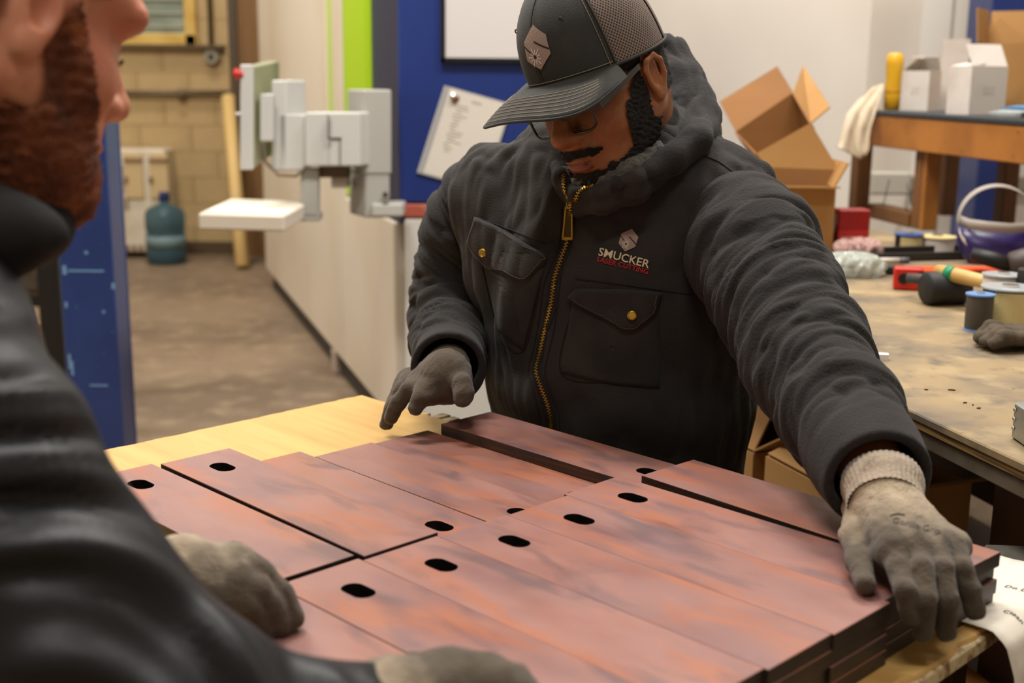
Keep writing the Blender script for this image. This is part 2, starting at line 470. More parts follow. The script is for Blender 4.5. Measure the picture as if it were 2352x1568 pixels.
# ---- white vented wall heater with brackets, water jug in front of it
hx0, hx1 = onY(235, 400, YW).x, onY(402, 400, YW).x
hz1 = onY(300, 338, YW - .1).z
ht = thing('wall_heater', 'white slotted metal heater panel standing against the tan wall', 'heater', ((hx0 + hx1) / 2, YW - .14, 0))
m_hw = mat('heater_white', (220, 208, 184), .5, spots=[(4, (205, 190, 162), .5, .7, 3)])
HYB, HYF = YW - .02, YW - .26
MB().box(((hx0 + hx1) / 2, (HYB + HYF) / 2, hz1 / 2 + .02), (hx1 - hx0, HYB - HYF, hz1 - .05)).build('casing', m_hw, ht, bevel=.012)
m_slot = mat('heater_slot_brown', (128, 98, 72), .7)
for rr in range(3):
    for cc in range(4):
        x = onY(262 + cc * 9, 400, HYF).x; z = onY(262, 392 + rr * 38, HYF).z
        MB().box((x, HYF - .002, z), (.014, .012, .095)).build('vent_slot', m_slot, ht)
for (xa, xb, ya, yb) in ((288, 330, 352, 455), (346, 388, 352, 455)):
    x0, x1 = onY(xa, 400, HYF).x, onY(xb, 400, HYF).x; z1, z0 = onY(300, ya, HYF).z, onY(300, yb, HYF).z
    b_ = MB().box(((x0 + x1) / 2, HYF - .01, (z0 + z1) / 2), (x1 - x0, .03, z1 - z0)).build('hatch', mat('hatch_beige', (206, 180, 132), .5), ht, bevel=.006)
    MB().box(((x0 + x1) / 2, HYF - .02, z1 - .05), (x1 - x0, .04, .025)).build('hatch_lip', m_slot, b_, bevel=.004)
    MB().box((x0 + .01, HYF - .02, (z0 + z1) / 2 - .03), (.03, .04, .05)).build('latch', m_slot, b_, bevel=.004)
for k in range(9):
    x = hx0 + .05 + k * .05
    MB().box((x, HYF - .002, .075), (.03, .012, .05)).build('base_slot', m_slot, ht)
jc = onZ(384, 604, 0)
jc = Vector((jc.x, min(jc.y, HYF - .17), 0))
jg = thing('water_jug', 'blue translucent water jug with navy cap standing on the floor by the heater', 'water jug', jc)
m_jug = mat('blue_jug_plastic', (104, 138, 150), .12, trans=.75, ior=1.25)
JS = 1.09
prof = [(.05, 0), (.125, .005), (.135, .02), (.135, .09), (.128, .10), (.128, .115), (.135, .125), (.135, .20), (.128, .21), (.128, .225), (.135, .235), (.135, .335), (.122, .37), (.08, .395), (.036, .41), (.03, .43)]
MB().lathe([(a * JS, b * JS) for a, b in prof], jc, 28).build('body', m_jug, jg, smooth=True)
m_navy = mat('navy_plastic', (28, 44, 92), .35)
MB().lathe([(a * JS, b * JS) for a, b in ((.030, .425), (.036, .43), (.036, .475), (.03, .49), (.008, .492))], jc, 18).build('cap', m_navy, jg, smooth=False)
MB().lathe([(a * JS, b * JS) for a, b in ((.129, .128), (.1365, .13), (.1365, .195), (.129, .197))], jc, 28).build('label_band', mat('jug_label', (150, 176, 180), .4, alpha=.6), jg, smooth=True)

# ---- steel column on the left
m_blue = mat('blue_steel_paint', (38, 62, 122), .42, spots=[(3, (32, 52, 108), .4, .7, 3), (60, (88, 120, 158), .70, .76, 4)], bump=(25, .08), coat=.15)
cx0, cx1 = onY(138, 650, 4.0).x, onY(262, 650, 4.0).x
co = thing('steel_column', 'scuffed blue painted steel column standing by the plywood table', 'column', ((cx0 + cx1) / 2, 4.07, 0))
w_ = cx1 - cx0; cc_ = (cx0 + cx1) / 2
MB().box((cc_, 4.005, CEIL / 2), (w_, .014, CEIL - .01)).build('front_plate', m_blue, co, bevel=.004)
MB().box((cx1 - .008, 4.075, CEIL / 2), (.012, .124, CEIL - .01)).build('side_plate', m_blue, co, bevel=.003)
MB().box((cx0 + .008, 4.075, CEIL / 2), (.012, .124, CEIL - .01)).build('side_plate', m_blue, co, bevel=.003)
MB().box((cc_, 4.144, CEIL / 2), (w_, .012, CEIL - .01)).build('rear_plate', m_blue, co, bevel=.003)
MB().box((cc_, 4.07, .01), (w_ + .12, .30, .02)).build('base_plate', m_blue, co, bevel=.003)
m_chip = mat('chipped_paint_light', (116, 158, 196), .5)
for (px_, py_, w2, h2) in ((146, 620, .012, .03), (150, 700, .008, .02), (158, 830, .008, .05), (164, 845, .008, .05), (258, 657, .010, .02), (225, 885, .06, .005), (236, 716, .009, .009), (196, 580, .01, .01), (195, 622, .12, .006)):
    p = onY(px_ + 2, py_, 3.997); MB().box(p, (w2, .002, h2)).build('paint_chip', m_chip, co)

# ---- dark storage rack behind the man on the left
m_blk = mat('black_steel', (34, 30, 27), .55)
YR = 4.75
pxr = onY(120, 700, YR).x
rk = thing('storage_rack', 'black steel storage rack with plywood shelves at the far left', 'rack', (pxr - .45, YR + .25, 0))
z_s = [onY(80, 835, YR + .06).z, onY(80, 668, YR + .1).z, onY(80, 540, YR + .1).z]
for (dx, dy) in ((0, 0), (-.9, 0), (0, .5), (-.9, .5)):
    MB().box((pxr + dx, YR + dy, 1.1), (.085, .06, 2.2)).build('post', m_blk, rk, bevel=.004)
for z in z_s:
    MB().box((pxr - .45, YR + .25, z - .015), (.81, .44, .03)).build('shelf', mat('shelf_brown', (92, 62, 34), .6), rk, bevel=.003)
for z in z_s:
    MB().box((pxr - .45, YR - .01, z - .02), (.815, .03, .04)).build('shelf_rail', m_blk, rk)
bx_ = onY(78, 800, YR + .06)
ob = thing('cardboard_carton', 'small orange-brown carton on the black rack at the far left', 'box', (bx_.x - .02, YR + .14, z_s[0]))
m_oc = mat('orange_carton', (176, 112, 44), .6)
MB().box((bx_.x - .02, YR + .14, z_s[0] + .055), (.15, .2, .11)).build('body', m_oc, ob, bevel=.002)
MB().box((bx_.x - .02, YR + .14, z_s[0] + .118), (.154, .204, .012)).build('lid', m_oc, ob, bevel=.002)
xb = onY(48, 720, YR + .3).x
bl = thing('folder', 'bright blue folder standing on the black rack at the far left', 'folder', (xb, YR + .36, z_s[0]))
MB().slab([(xb - .015, YR + .27, z_s[0]), (xb + .012, YR + .27, z_s[0]), (xb + .012, YR + .45, z_s[0]), (xb - .015, YR + .45, z_s[0])], (-.03, 0, z_s[1] - z_s[0] - .05)).build('cover', mat('bright_blue', (40, 70, 180), .4), bl, bevel=.002)
xj = Vector((onY(78, 645, YR + .12).x, YR + .12, z_s[1] + .06))
gj = thing('grey_jar', 'grey jar with pale lid on the middle shelf of the black rack', 'jar', (xj.x, xj.y, z_s[1]))
MB().lathe([(.05, -.06), (.055, -.05), (.055, .03), (.045, .045)], xj, 16).build('body', mat('grey_ceramic', (120, 108, 92), .4), gj, smooth=True)
MB().lathe([(.048, .045), (.048, .06), (.02, .065)], xj, 16).build('lid', mat('pale_ceramic', (182, 172, 156), .4), gj)
tag(MB().lathe([(.02, 0), (.06, .004), (.065, .05), (.045, .085), (.01, .09)], (onY(20, 690, YR + .16).x, YR + .16, z_s[1]), 12).build('shop_rag', mat('cream_rag', (204, 190, 164), .9, bump=(50, .4)), smooth=True), 'crumpled cream rag beside the grey jar on the black rack', 'rag')
# ================================================================ LASER MACHINE
m_cream = mat('cream_machine_paint', (222, 210, 190), .38, spots=[(1.2, (212, 196, 170), .45, .7, 2)])
m_mwhite = mat('white_machine_paint', (224, 222, 214), .38)
m_mblue = mat('blue_machine_paint', (34, 58, 130), .4, spots=[(2, (30, 50, 118), .4, .7, 2)])
m_mnavy = mat('navy_machine_paint', (30, 40, 70), .45)
m_lime = mat('lime_machine_paint', (170, 208, 24), .4)
m_dk = mat('dark_plinth', (46, 42, 38), .55)
m_gap = mat('panel_gap_dark', (40, 42, 48), .6)
A_ = onZ(640, 690, 0); B_ = onZ(806, 907, 0)
sd = (B_ - A_).normalized(); sn = Vector((sd.y, -sd.x, 0));  sn = sn if sn.x < 0 else -sn   # outward (to the left)
def SP(px, py=100): return onP(px, py, A_, sn)
far_c = A_ - sd * 0.62
near_c = SP(918, 500); YF = near_c.y
MZ = 2.6
mc = thing('laser_cutting_machine', 'large white and blue laser cutting machine with lime stripe behind the man', 'machine', (-0.5, 5.5, 0))
def side_panel(name, a, b, z0, z1, m, depth=.06, out=0.0, bevel=.006):
    a = Vector((a.x, a.y, 0)) + sn * out; b = Vector((b.x, b.y, 0)) + sn * out
    q = [a, b, b - sn * depth, a - sn * depth]
    return MB().prism([p + Vector((0, 0, z0)) for p in q], (0, 0, z1 - z0)).build(name, m, mc, bevel=bevel)
# core body
XR = 0.41
core = [far_c - sn * .08, Vector((near_c.x, near_c.y, 0)) - sn * .08 - sd * .12, Vector((XR, YF + .1, 0)), Vector((XR, 5.55, 0)), Vector((.26, 5.55, 0)), Vector((.26, far_c.y, 0))]
MB().prism([Vector((p.x, p.y, .12)) for p in core], (0, 0, MZ - .14)).build('body', m_mwhite, mc)
side_panel('plinth', far_c + sd * .12, near_c - sd * .25, 0.0, .115, m_dk, .05, -.03)
side_panel('foot', SP(765, 830) - sd * .05, SP(765, 830) + sd * .05, 0.0, .11, mat('pink_grey_foot', (176, 158, 142), .5), .05, .0)
s1 = SP(748); s2 = SP(762); s3 = SP(784); s4 = SP(792); s5 = SP(846)
side_panel('side_panel', far_c, SP(795, 600), .115, 1.06, m_cream)
side_panel('side_panel', SP(795, 600) + sd * .01, near_c - sd * .10, .115, 0.875, m_cream)
side_panel('upper_panel', far_c, s1, 1.07, MZ, m_cream)
side_panel('trim_strip', s1 + sd * .005, s2, .94, MZ, mat('pale_lime_paint', (186, 208, 110), .45), .05, -.004)
side_panel('upper_panel', s2 + sd * .004, s3, .94, MZ, m_cream)
side_panel('gap_strip', s3, s4, .88, MZ, m_gap, .04, -.03)
side_panel('stripe_panel', s4, s5, .88, MZ, m_lime, .06, .01, .02)
side_panel('corner_post', s5 + sd * .01, near_c - sd * .03, .88, MZ, m_mnavy, .05, -.01)
# front face
def front_box(name, px0, px1, z0, z1, m, y=None, d=.05, bevel=.006, yp=300):
    y = YF if y is None else y
    x0 = onY(px0, yp, y).x if px0 is not None else None; x1 = XR if px1 is None else onY(px1, yp, y).x
    return MB().box(((x0 + x1) / 2, y + d / 2, (z0 + z1) / 2), (x1 - x0, d, z1 - z0)).build(name, m, mc, bevel=bevel)
zb = onY(960, 466, YF).z; zr = onY(960, 500, YF).z
front_box('front_panel', 916, None, zb, MZ, m_mblue)
front_box('warning_strip', 924, None, zr, zb - .004, mat('dusty_red_paint', (182, 92, 74), .5, spots=[(12, (200, 150, 132), .5, .7, 3)]))
front_box('lower_panel', 930, None, .12, zr - .004, m_mwhite, YF + .004, yp=600)
front_box('front_plinth', 930, None, 0, .115, m_dk, YF + .04, yp=600)
# whiteboard, document on the blue panel
wbx0, wbx1 = onY(1012, 60, YF - .02).x, onY(1012, 60, YF - .02).x + .62
wbz = onY(1012, 143, YF - .02).z
wbt = thing('whiteboard', 'whiteboard with thin black frame mounted on the blue machine panel', 'whiteboard', ((wbx0 + wbx1) / 2, YF - .015, wbz))
MB().box(((wbx0 + wbx1) / 2, YF - .010, wbz + .3), (wbx1 - wbx0 - .01, .012, .59)).build('board', mat('board_white', (228, 224, 222), .25), wbt)
mb = MB(); t_ = .016
for c, s in ((((wbx0 + wbx1) / 2, YF - .013, wbz + t_ / 2), (wbx1 - wbx0, .022, t_)), (((wbx0 + wbx1) / 2, YF - .013, wbz + .6), (wbx1 - wbx0, .022, t_)),
             ((wbx0 + t_ / 2, YF - .013, wbz + .3), (t_, .022, .6)), ((wbx1 - t_ / 2, YF - .013, wbz + .3), (t_, .022, .6))): mb.box(c, s)
mb.build('frame', mat('black_frame', (24, 22, 22), .4), wbt, bevel=.002)
YD = YF - .006
dq = [onY(1021, 196, YD), onY(958, 396, YD)]
ex = (onY(1135, 228, YD) - dq[0]); ex = ex.normalized(); ez = (dq[1] - dq[0]); Ld = ez.length; ez = ez.normalized(); Wd = Ld * .77
dc = thing('document_sleeve', 'white printed sheets in a clear sleeve hanging askew on the blue panel', 'document', dq[1] + ex * .1)
MB().slab([dq[0], dq[0] + ex * Wd, dq[0] + ex * Wd + ez * Ld, dq[0] + ez * Ld], (0, -.003, 0)).build('sleeve', mat('sleeve_plastic', (206, 204, 198), .15), dc)
o_ = dq[0] + ex * .022 + ez * .006 + Vector((0, -.0032, 0))
MB().slab([o_, o_ + ex * (Wd - .028), o_ + ex * (Wd - .028) + ez * (Ld - .012), o_ + ez * (Ld - .012)], (0, -.001, 0)).build('sheet', mat('paper_white', (232, 226, 214), .7), dc)
m_ink = mat('faded_ink', (176, 168, 154), .8)
rnd = random.Random(5)
mb = MB()
for k in range(15):
    a = o_ + ex * (.035 + .004 * (k % 3)) + ez * (.045 + k * .0115) + Vector((0, -.0012, 0)); ln = rnd.choice((.02, .03, .045, .05))
    mb.slab([a, a + ex * ln, a + ex * ln + ez * .004, a + ez * .004], (0, -.0003, 0))
a = o_ + ex * .085 + ez * .02 + Vector((0, -.0012, 0)); mb.slab([a, a + ex * .035, a + ex * .035 + ez * .006, a + ez * .006], (0, -.0003, 0))
mb.build('print_lines', m_ink, dc)
mb = MB()
for k in range(3):
    a = dq[0] + ex * (.006 + .005 * k) + Vector((0, -.0034, 0)); mb.slab([a, a + ex * .0018, a + ex * .0018 + ez * Ld, a + ez * Ld], (0, -.0006, 0))
mb.build('binding_strip', mat('binding_grey', (150, 152, 160), .4), dc)
mg = onY(1041, 222, YD - .006)
mgt = thing('magnet', 'round silver and copper magnet holding the document on the blue panel', 'magnet', mg)
MB().lathe([(.012, 0), (.012, .012), (.004, .016)], mg, 16, (0.25, -1, .1)).build('disc', mat('silver_metal', (220, 214, 206), .2, .9), mgt, bevel=.001)
MB().lathe([(.013, 0), (.013, .008), (.009, .009)], mg + Vector((.006, .001, -.006)), 16, (0.5, -1, -.3)).build('rim', mat('copper_brown', (150, 84, 54), .35, .7), mgt)

# ---- control terminal on a swivel arm
DT = 4.20
m_tg = mat('terminal_light_grey', (186, 184, 178), .42)
m_tg2 = mat('terminal_mid_grey', (160, 158, 150), .45)
m_tgr = mat('terminal_green_grey', (150, 148, 120), .5)
ct = thing('control_terminal', 'grey machine control terminal with screen, hinged arm and tray', 'control panel', at(860, 505, DT))
def quadbox(name, q, depth_vec, m, parent=None, bevel=.005):
    return MB().slab(q, depth_vec).build(name, m, parent or ct, bevel=bevel)
def fbox(name, x0, y0, x1, y1, D, depth, m, parent=None, skew=(0, 0), bevel=.005):
    """box whose front face fills the pixel rectangle at depth D, running back by depth (metres) with sideways skew"""
    q = [at(x0, y1, D), at(x1, y1, D), at(x1, y0, D), at(x0, y0, D)]
    return quadbox(name, q, (skew[0], depth, skew[1]), m, parent, bevel)
hs = fbox('housing', 836, 206, 900, 400, DT, .14, m_tg2, skew=(-.075, .0))
fbox('lower_housing', 838, 388, 896, 500, DT + .005, .13, m_tg2, hs, skew=(-.07, 0))
m_black = mat('black_plastic', (22, 20, 18), .5)
for (px_, py_) in ((886, 447), (886, 470)):
    c = at(px_, py_, DT - .004); MB().lathe([(.014, 0), (.014, .012), (.008, .012)], c, 14, (0, -1, .1)).build('knob', mat('terminal_mid_grey', (0, 0, 0)), hs); MB().lathe([(.008, .011), (.008, .0135), (.002, .0136)], c, 12, (0, -1, .1)).build('knob_bore', m_black, hs)
fbox('base_flange', 852, 468, 926, 498, DT - .02, .12, mat('cast_grey', (184, 182, 174), .4, .3), bevel=.006)
ab = fbox('arm_cover', 758, 258, 826, 382, DT - .06, .10, m_tg, skew=(.04, 0))
fbox('arm_cover_inner', 700, 258, 768, 382, DT - .04, .10, m_tg, skew=(.02, 0))
fbox('joint_gap', 752, 262, 754, 318, DT - .064, .01, m_dk, bevel=0); fbox('joint_gap', 780, 318, 782, 380, DT - .064, .01, m_dk, bevel=0)
fbox('joint_gap', 752, 316, 784, 320, DT - .064, .01, m_dk, bevel=0)
fbox('hinge_block', 640, 262, 702, 392, DT - .02, .10, m_tg)
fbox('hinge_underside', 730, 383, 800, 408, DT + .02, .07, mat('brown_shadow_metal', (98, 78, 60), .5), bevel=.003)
fbox('cable_box', 760, 395, 800, 432, DT + .05, .06, mat('pale_box_metal', (208, 200, 184), .5))
# screen: seen from its edge and back
sc = fbox('screen', 551, 148, 581, 390, DT - .12, .02, m_tg, skew=(.0, .0), bevel=.004)
p0, p1 = at(579, 390, DT - .12), at(640, 352, DT + .18)
q = [at(580, 390, DT - .12), at(642, 345, DT + .16), at(642, 139, DT + .16), at(580, 152, DT - .12)]
quadbox('screen_back', q, (-.035, .02, 0), m_tgr, sc)
fbox('mount_box', 596, 215, 626, 325, DT - .10, .05, m_tg, sc)
fbox('mount_arm', 622, 184, 658, 392, DT - .02, .10, m_tg, skew=(.05, .0))
fbox('mount_arm_cap', 656, 182, 673, 262, DT + .02, .05, m_tgr)
eb = at(543, 170, DT - .12)
MB().lathe([(.010, 0), (.010, .012), (.018, .014), (.019, .026), (.010, .032)], eb + Vector((.022, 0, 0)), 18, (-1, -.2, 0)).build('stop_button', mat('red_button', (190, 36, 28), .35), sc)
MB().lathe([(.006, 0), (.006, .014), (.003, .016)], at(552, 262, DT - .125), 12, (-1, -.2, 0)).build('small_knob', m_tg, sc)
cb = [at(x, y, DT - .02) for x, y in ((604, 330), (610, 372), (640, 402), (680, 404), (702, 384))]
MB().tube(cb, .006, 8).build('cable', mat('brown_cable', (112, 96, 80), .5), ct, smooth=True)
# tray with its bracket
tz = at(560, 505, DT - .30)
q = [at(455, 507, DT - .30), at(652, 502, DT - .34), at(712, 447, DT + .10), at(528, 447, DT + .16)]
zt = sum(p.z for p in q) / 4
tr = MB().slab([(p.x, p.y, zt - .052) for p in q], (0, 0, .052)).build('tray', mat('tray_white', (226, 216, 198), .45), ct, bevel=.006)
fbox('tray_bracket', 690, 385, 732, 500, DT + .0, .03, m_tg2, bevel=.004)
fbox('bracket_foot', 640, 488, 735, 508, DT + .0, .06, m_tg2, bevel=.004)
# ================================================================ TABLE AND STEEL PLATES
TH = 0.0158; PW, PL, PS = 0.0975, 0.4095, 0.0628
ZW = -4 * TH                    # top of the wooden board under the plates
m_ply = mat('pale_wood', (206, 166, 98), .5, spots=[(3, (194, 150, 84), .35, .7, 4, (1, 14, 14)), (30, (180, 136, 72), .62, .8, 3, (.4, 6, 6))], bump=(90, .06, (.3, 5, 5)))
# noise is stretched along world axes; turn the board's texture with an object rotation instead of the mesh
def table_mesh(name, V, Fc, m, parent, z0=0):
    o = from_arrays(name, V, Fc, m, parent); return o
tb = thing('work_table', 'pale plywood work table carrying the steel plates', 'table', TB(-.62, .2, -HP))
ang = math.atan2(EU.y, EU.x)
def tbox(name, u0, u1, v0, v1, z0, z1, m, parent, bevel=.003):
    """box in the table's own frame as a rotated object, so wood grain follows the board"""
    bm = bmesh.new(); bmesh.ops.create_cube(bm, size=1.0)
    bmesh.ops.scale(bm, vec=(u1 - u0, v1 - v0, z1 - z0), verts=bm.verts[:])
    if bevel: bmesh.ops.bevel(bm, geom=bm.edges[:], offset=bevel, segments=1, affect='EDGES')
    me = bpy.data.meshes.new(name); bm.to_mesh(me); bm.free(); me.materials.append(m)
    o = bpy.data.objects.new(name, me); COL.objects.link(o)
    p = TB((u0 + u1) / 2, (v0 + v1) / 2, (z0 + z1) / 2)
    if parent is not None: o.parent = parent; p = p - root_loc(parent)
    o.location = p; o.rotation_euler = (0, 0, ang)
    return o
# board with a ragged rim: outline in table coordinates
rnd = random.Random(3)
UL, UR, VN, VF = -1.228, -.073, -.24, .655
def ragged(a, b, n, amp):
    out = []
    for i in range(n):
        t = i / n; p = (a[0] + (b[0] - a[0]) * t, a[1] + (b[1] - a[1]) * t)
        out.append((p[0] + rnd.uniform(-amp, amp), p[1] + rnd.uniform(-amp, amp)))
    return out
out2 = ragged((UL, VN), (UR, VN), 30, .001) + ragged((UR, VN), (UR, VF), 40, .004) + ragged((UR, VF), (UL, VF), 50, .002) + ragged((UL, VF), (UL, VN), 60, .0016)
loc_b = TB(-.62, .2, ZW)
V = []; n = len(out2)
for z in (0, -.003, -.022):
    for (u, v) in out2: V.append((u + .62 + (0 if z == 0 else (.0018 if u > -.6 else -.0018)), v - .2, z))
Fc = [tuple(range(n)), tuple(range(3 * n - 1, 2 * n - 1, -1))] + [(r * n + (i + 1) % n, r * n + i, (r + 1) * n + i, (r + 1) * n + (i + 1) % n) for r in (0, 1) for i in range(n)]
me = bpy.data.meshes.new('top_board'); me.from_pydata(V, [], Fc); me.materials.append(m_ply); me.update()
top = bpy.data.objects.new('top_board', me); COL.objects.link(top); top.parent = tb
top.location = loc_b - tb.location; top.rotation_euler = (0, 0, ang)
m_cut = mat('raw_cut_wood', (214, 196, 154), .8, spots=[(60, (150, 112, 70), .5, .65, 3)], bump=(120, .6))
tbox('edge_band', UR - .012, UR + .006, VN + .01, VF - .01, ZW - .021, ZW - .004, m_cut, tb, .002)
# splintered pale strip along the far rim
for k in range(17):
    u = -1.16 + k * .026 + rnd.uniform(-.006, .006); w = rnd.uniform(.014, .024)
    tbox('splinter', u, u + w, VF - .004 + rnd.uniform(0, .006), VF + .03 + rnd.uniform(-.012, .006), ZW - .016, ZW - .002 + rnd.uniform(-.004, .003), m_cut, tb, .002)
m_fr = mat('dark_bench_timber', (96, 66, 40), .7, spots=[(3, (70, 46, 28), .4, .65, 3)])
for (u0, u1, v0, v1) in ((UL + .02, UR - .05, VN + .02, VN + .06), (UL + .02, UR - .05, VF - .06, VF - .02), (UL + .02, UL + .06, VN + .06, VF - .06), (UR - .09, UR - .05, VN + .06, VF - .06)):
    tbox('apron', u0, u1, v0, v1, ZW - .125, ZW - .022, m_fr, tb)
for (u, v) in ((UL + .06, VN + .06), (UL + .06, VF - .06), (UR - .1, VN + .06), (UR - .1, VF - .06)):
    tbox('leg', u - .04, u + .04, v - .04, v + .04, -HP, ZW - .022, m_fr, tb, .004)

# steel plates -------------------------------------------------------
def plate_material():
    m = bpy.data.materials.new('rusty_mill_scale'); m.use_nodes = True; nt = m.node_tree; N = nt.nodes; K = nt.links
    b = N['Principled BSDF']; b.inputs['Metallic'].default_value = .0; b.inputs['Specular IOR Level'].default_value = .55
    tc = N.new('ShaderNodeTexCoord'); oi = N.new('ShaderNodeObjectInfo')
    vm = N.new('ShaderNodeVectorMath'); vm.operation = 'SCALE'; vm.inputs['Scale'].default_value = 37.0
    cb = N.new('ShaderNodeCombineXYZ')
    for i in range(3): K.new(oi.outputs['Random'], cb.inputs[i])
    K.new(cb.outputs[0], vm.inputs[0])
    ad = N.new('ShaderNodeVectorMath'); ad.operation = 'ADD'; K.new(tc.outputs['Object'], ad.inputs[0]); K.new(vm.outputs[0], ad.inputs[1])
    def nz(scale, st, det, dist=0.0):
        mp = N.new('ShaderNodeMapping'); mp.inputs['Scale'].default_value = st; K.new(ad.outputs[0], mp.inputs[0])
        n = N.new('ShaderNodeTexNoise'); n.inputs['Scale'].default_value = scale; n.inputs['Detail'].default_value = det; n.inputs['Distortion'].default_value = dist
        K.new(mp.outputs[0], n.inputs['Vector']); return n.outputs['Fac']
    def rng(f, lo, hi, o0=0, o1=1):
        r = N.new('ShaderNodeMapRange'); r.inputs[1].default_value = lo; r.inputs[2].default_value = hi; r.inputs[3].default_value = o0; r.inputs[4].default_value = o1
        K.new(f, r.inputs[0]); return r.outputs[0]
    def mx(f, a, c):
        x = N.new('ShaderNodeMix'); x.data_type = 'RGBA'; K.new(f, x.inputs[0])
        if isinstance(a, tuple): x.inputs[6].default_value = a
        else: K.new(a, x.inputs[6])
        x.inputs[7].default_value = c; return x.outputs[2]
    c = mx(rng(nz(5, (1, 1.6, 1), 4), .4, .65), srgb(148, 103, 92), srgb(128, 91, 87))
    c = mx(rng(nz(9, (.55, 1.9, 1), 9, .5), .5, .64, 0, .85), c, srgb(158, 96, 69))
    c = mx(rng(nz(12, (.6, 1.7, 1), 9, .5), .54, .68, 0, .75), c, srgb(98, 74, 75))
    c = mx(rng(nz(240, (1, 1, 1), 2), .72, .8, 0, .5), c, srgb(96, 48, 36))
    K.new(c, b.inputs['Base Color'])
    K.new(rng(nz(8, (1, 2, 1), 3), .35, .65, .34, .50), b.inputs['Roughness'])
    bp = N.new('ShaderNodeBump'); bp.inputs['Strength'].default_value = .06; bp.inputs['Distance'].default_value = .001
    K.new(nz(180, (1, 1, 1), 3), bp.inputs['Height']); K.new(bp.outputs[0], b.inputs['Normal'])
    return m
m_scale = plate_material()
m_cutedge = mat('plate_cut_edge', (62, 52, 46), .42, .35, spots=[(30, (96, 66, 44), .5, .72, 3, (.4, .4, 12)), (9, (44, 38, 38), .5, .7, 2)])
m_bore = mat('plate_bore', (30, 28, 28), .5, .4)
def plate_mesh():
    r, hs = .0119, .0074                     # slot half width, half straight
    uc, vc = PS, PW / 2
    angs = sorted(set([2 * math.pi * i / 32 for i in range(32)] + [math.atan2(y - vc, x - uc) % (2 * math.pi) for x in (0, PL) for y in (0, PW)]))
    inner, outer = [], []
    for a in angs:
        dx, dy = math.cos(a), math.sin(a)
        ts = []
        if dx > 1e-9: ts.append((PL - uc) / dx)
        if dx < -1e-9: ts.append(-uc / dx)
        if dy > 1e-9: ts.append((PW - vc) / dy)
        if dy < -1e-9: ts.append(-vc / dy)
        t = min(ts); outer.append((uc + dx * t, vc + dy * t))
        inner.append((uc + r * dx + (hs if dx > 1e-6 else -hs if dx < -1e-6 else 0), vc + r * dy))
    n = len(angs); V = []; ch = .0005
    def sh(p, c): return (min(max(p[0], c), PL - c), min(max(p[1], c), PW - c))
    for (z, c, lst) in ((0, ch, outer), (-ch, 0, outer), (-TH + ch, 0, outer), (-TH, ch, outer)): V += [(*sh(p, c), z) for p in lst]
    V += [(p[0], p[1], 0) for p in inner] + [(p[0], p[1], -TH) for p in inner]
    Fc, mi = [], []
    for i in range(n):
        j = (i + 1) % n
        Fc += [(4 * n + i, i, j, 4 * n + j), (i, n + i, n + j, j), (n + i, 2 * n + i, 2 * n + j, n + j), (2 * n + i, 3 * n + i, 3 * n + j, 2 * n + j), (3 * n + i, 5 * n + i, 5 * n + j, 3 * n + j), (5 * n + i, 4 * n + i, 4 * n + j, 5 * n + j)]
        mi += [0, 0, 1, 1, 0, 2]
    me = bpy.data.meshes.new('steel_plate'); me.from_pydata([(x - PL / 2, y - PW / 2, z) for x, y, z in V], [], Fc)
    for mm in (m_scale, m_cutedge, m_bore): me.materials.append(mm)
    me.polygons.foreach_set('material_index', np.array(mi, dtype=np.int32)); me.update()
    return me
me_plate = plate_mesh()
def plate(u, v, z, rot, flip, label, group='slotted steel plates stacked on the table'):
    o = bpy.data.objects.new('steel_plate', me_plate); COL.objects.link(o)
    c, s = math.cos(rot), math.sin(rot)
    uc, vc = u + c * PL / 2 - s * PW / 2, v + s * PL / 2 + c * PW / 2
    o.location = TB(uc, vc, z); o.rotation_euler = (0, 0, ang + rot + (math.pi if flip else 0))
    return tag(o, label, 'steel plate', group)
TOP = {  # u, v, z, turn, slot at the far end
    'm': (-0.5200, -0.0885, 0, 0.0040, 0, 'rusty slotted steel plate nearest the camera, under the gloved hands of the man in front'),
    'n0': (-0.5240, 0.0102, 0, 0.0038, 0, 'rusty steel plate in the right-hand row, second from the camera'),
    'n1': (-0.5174, 0.1083, 0, 0.0010, 0, 'rusty steel plate in the right-hand row, third from the camera'),
    'n2': (-0.5133, 0.2062, 0, 0.0010, 0, 'rusty steel plate in the right-hand row, fourth from the camera'),
    'n3': (-0.5111, 0.3042, 0, 0.0012, 0, 'rusty steel plate in the right-hand row, fifth from the camera'),
    'n4': (-0.5169, 0.4024, 0, -0.0006, 0, 'rusty steel plate in the right-hand row under the thumb of the standing man'),
    'n5': (-0.4996, 0.5225, 0, -0.0470, 1, 'rusty steel plate at the far end of the right-hand row, under the palm'),
    'a': (-0.9437, 0.0118, 0, 0.0018, 0, 'rusty slotted steel plate at the left end of the left-hand row'),
    'b': (-0.9303, 0.1140, .0022, -0.0035, 0, 'rusty slotted steel plate second from left in the left-hand row'),
    'c': (-0.9473, 0.2345, -2 * TH, -0.0030, 1, 'rusty steel plate lying lower with its slot at the right end'),
    'd': (-0.9138, 0.3328, -2 * TH, 0.0010, 1, 'rusty steel plate in the sunken part of the left-hand row, middle one'),
    'e': (-0.9067, 0.4306, -2 * TH, -0.0005, 1, 'rusty steel plate lying low beside the raised plate'),
    'f': (-0.8773, 0.5285, -TH, -0.0006, 1, 'raised rusty steel plate in front of the zipped jacket'),
}
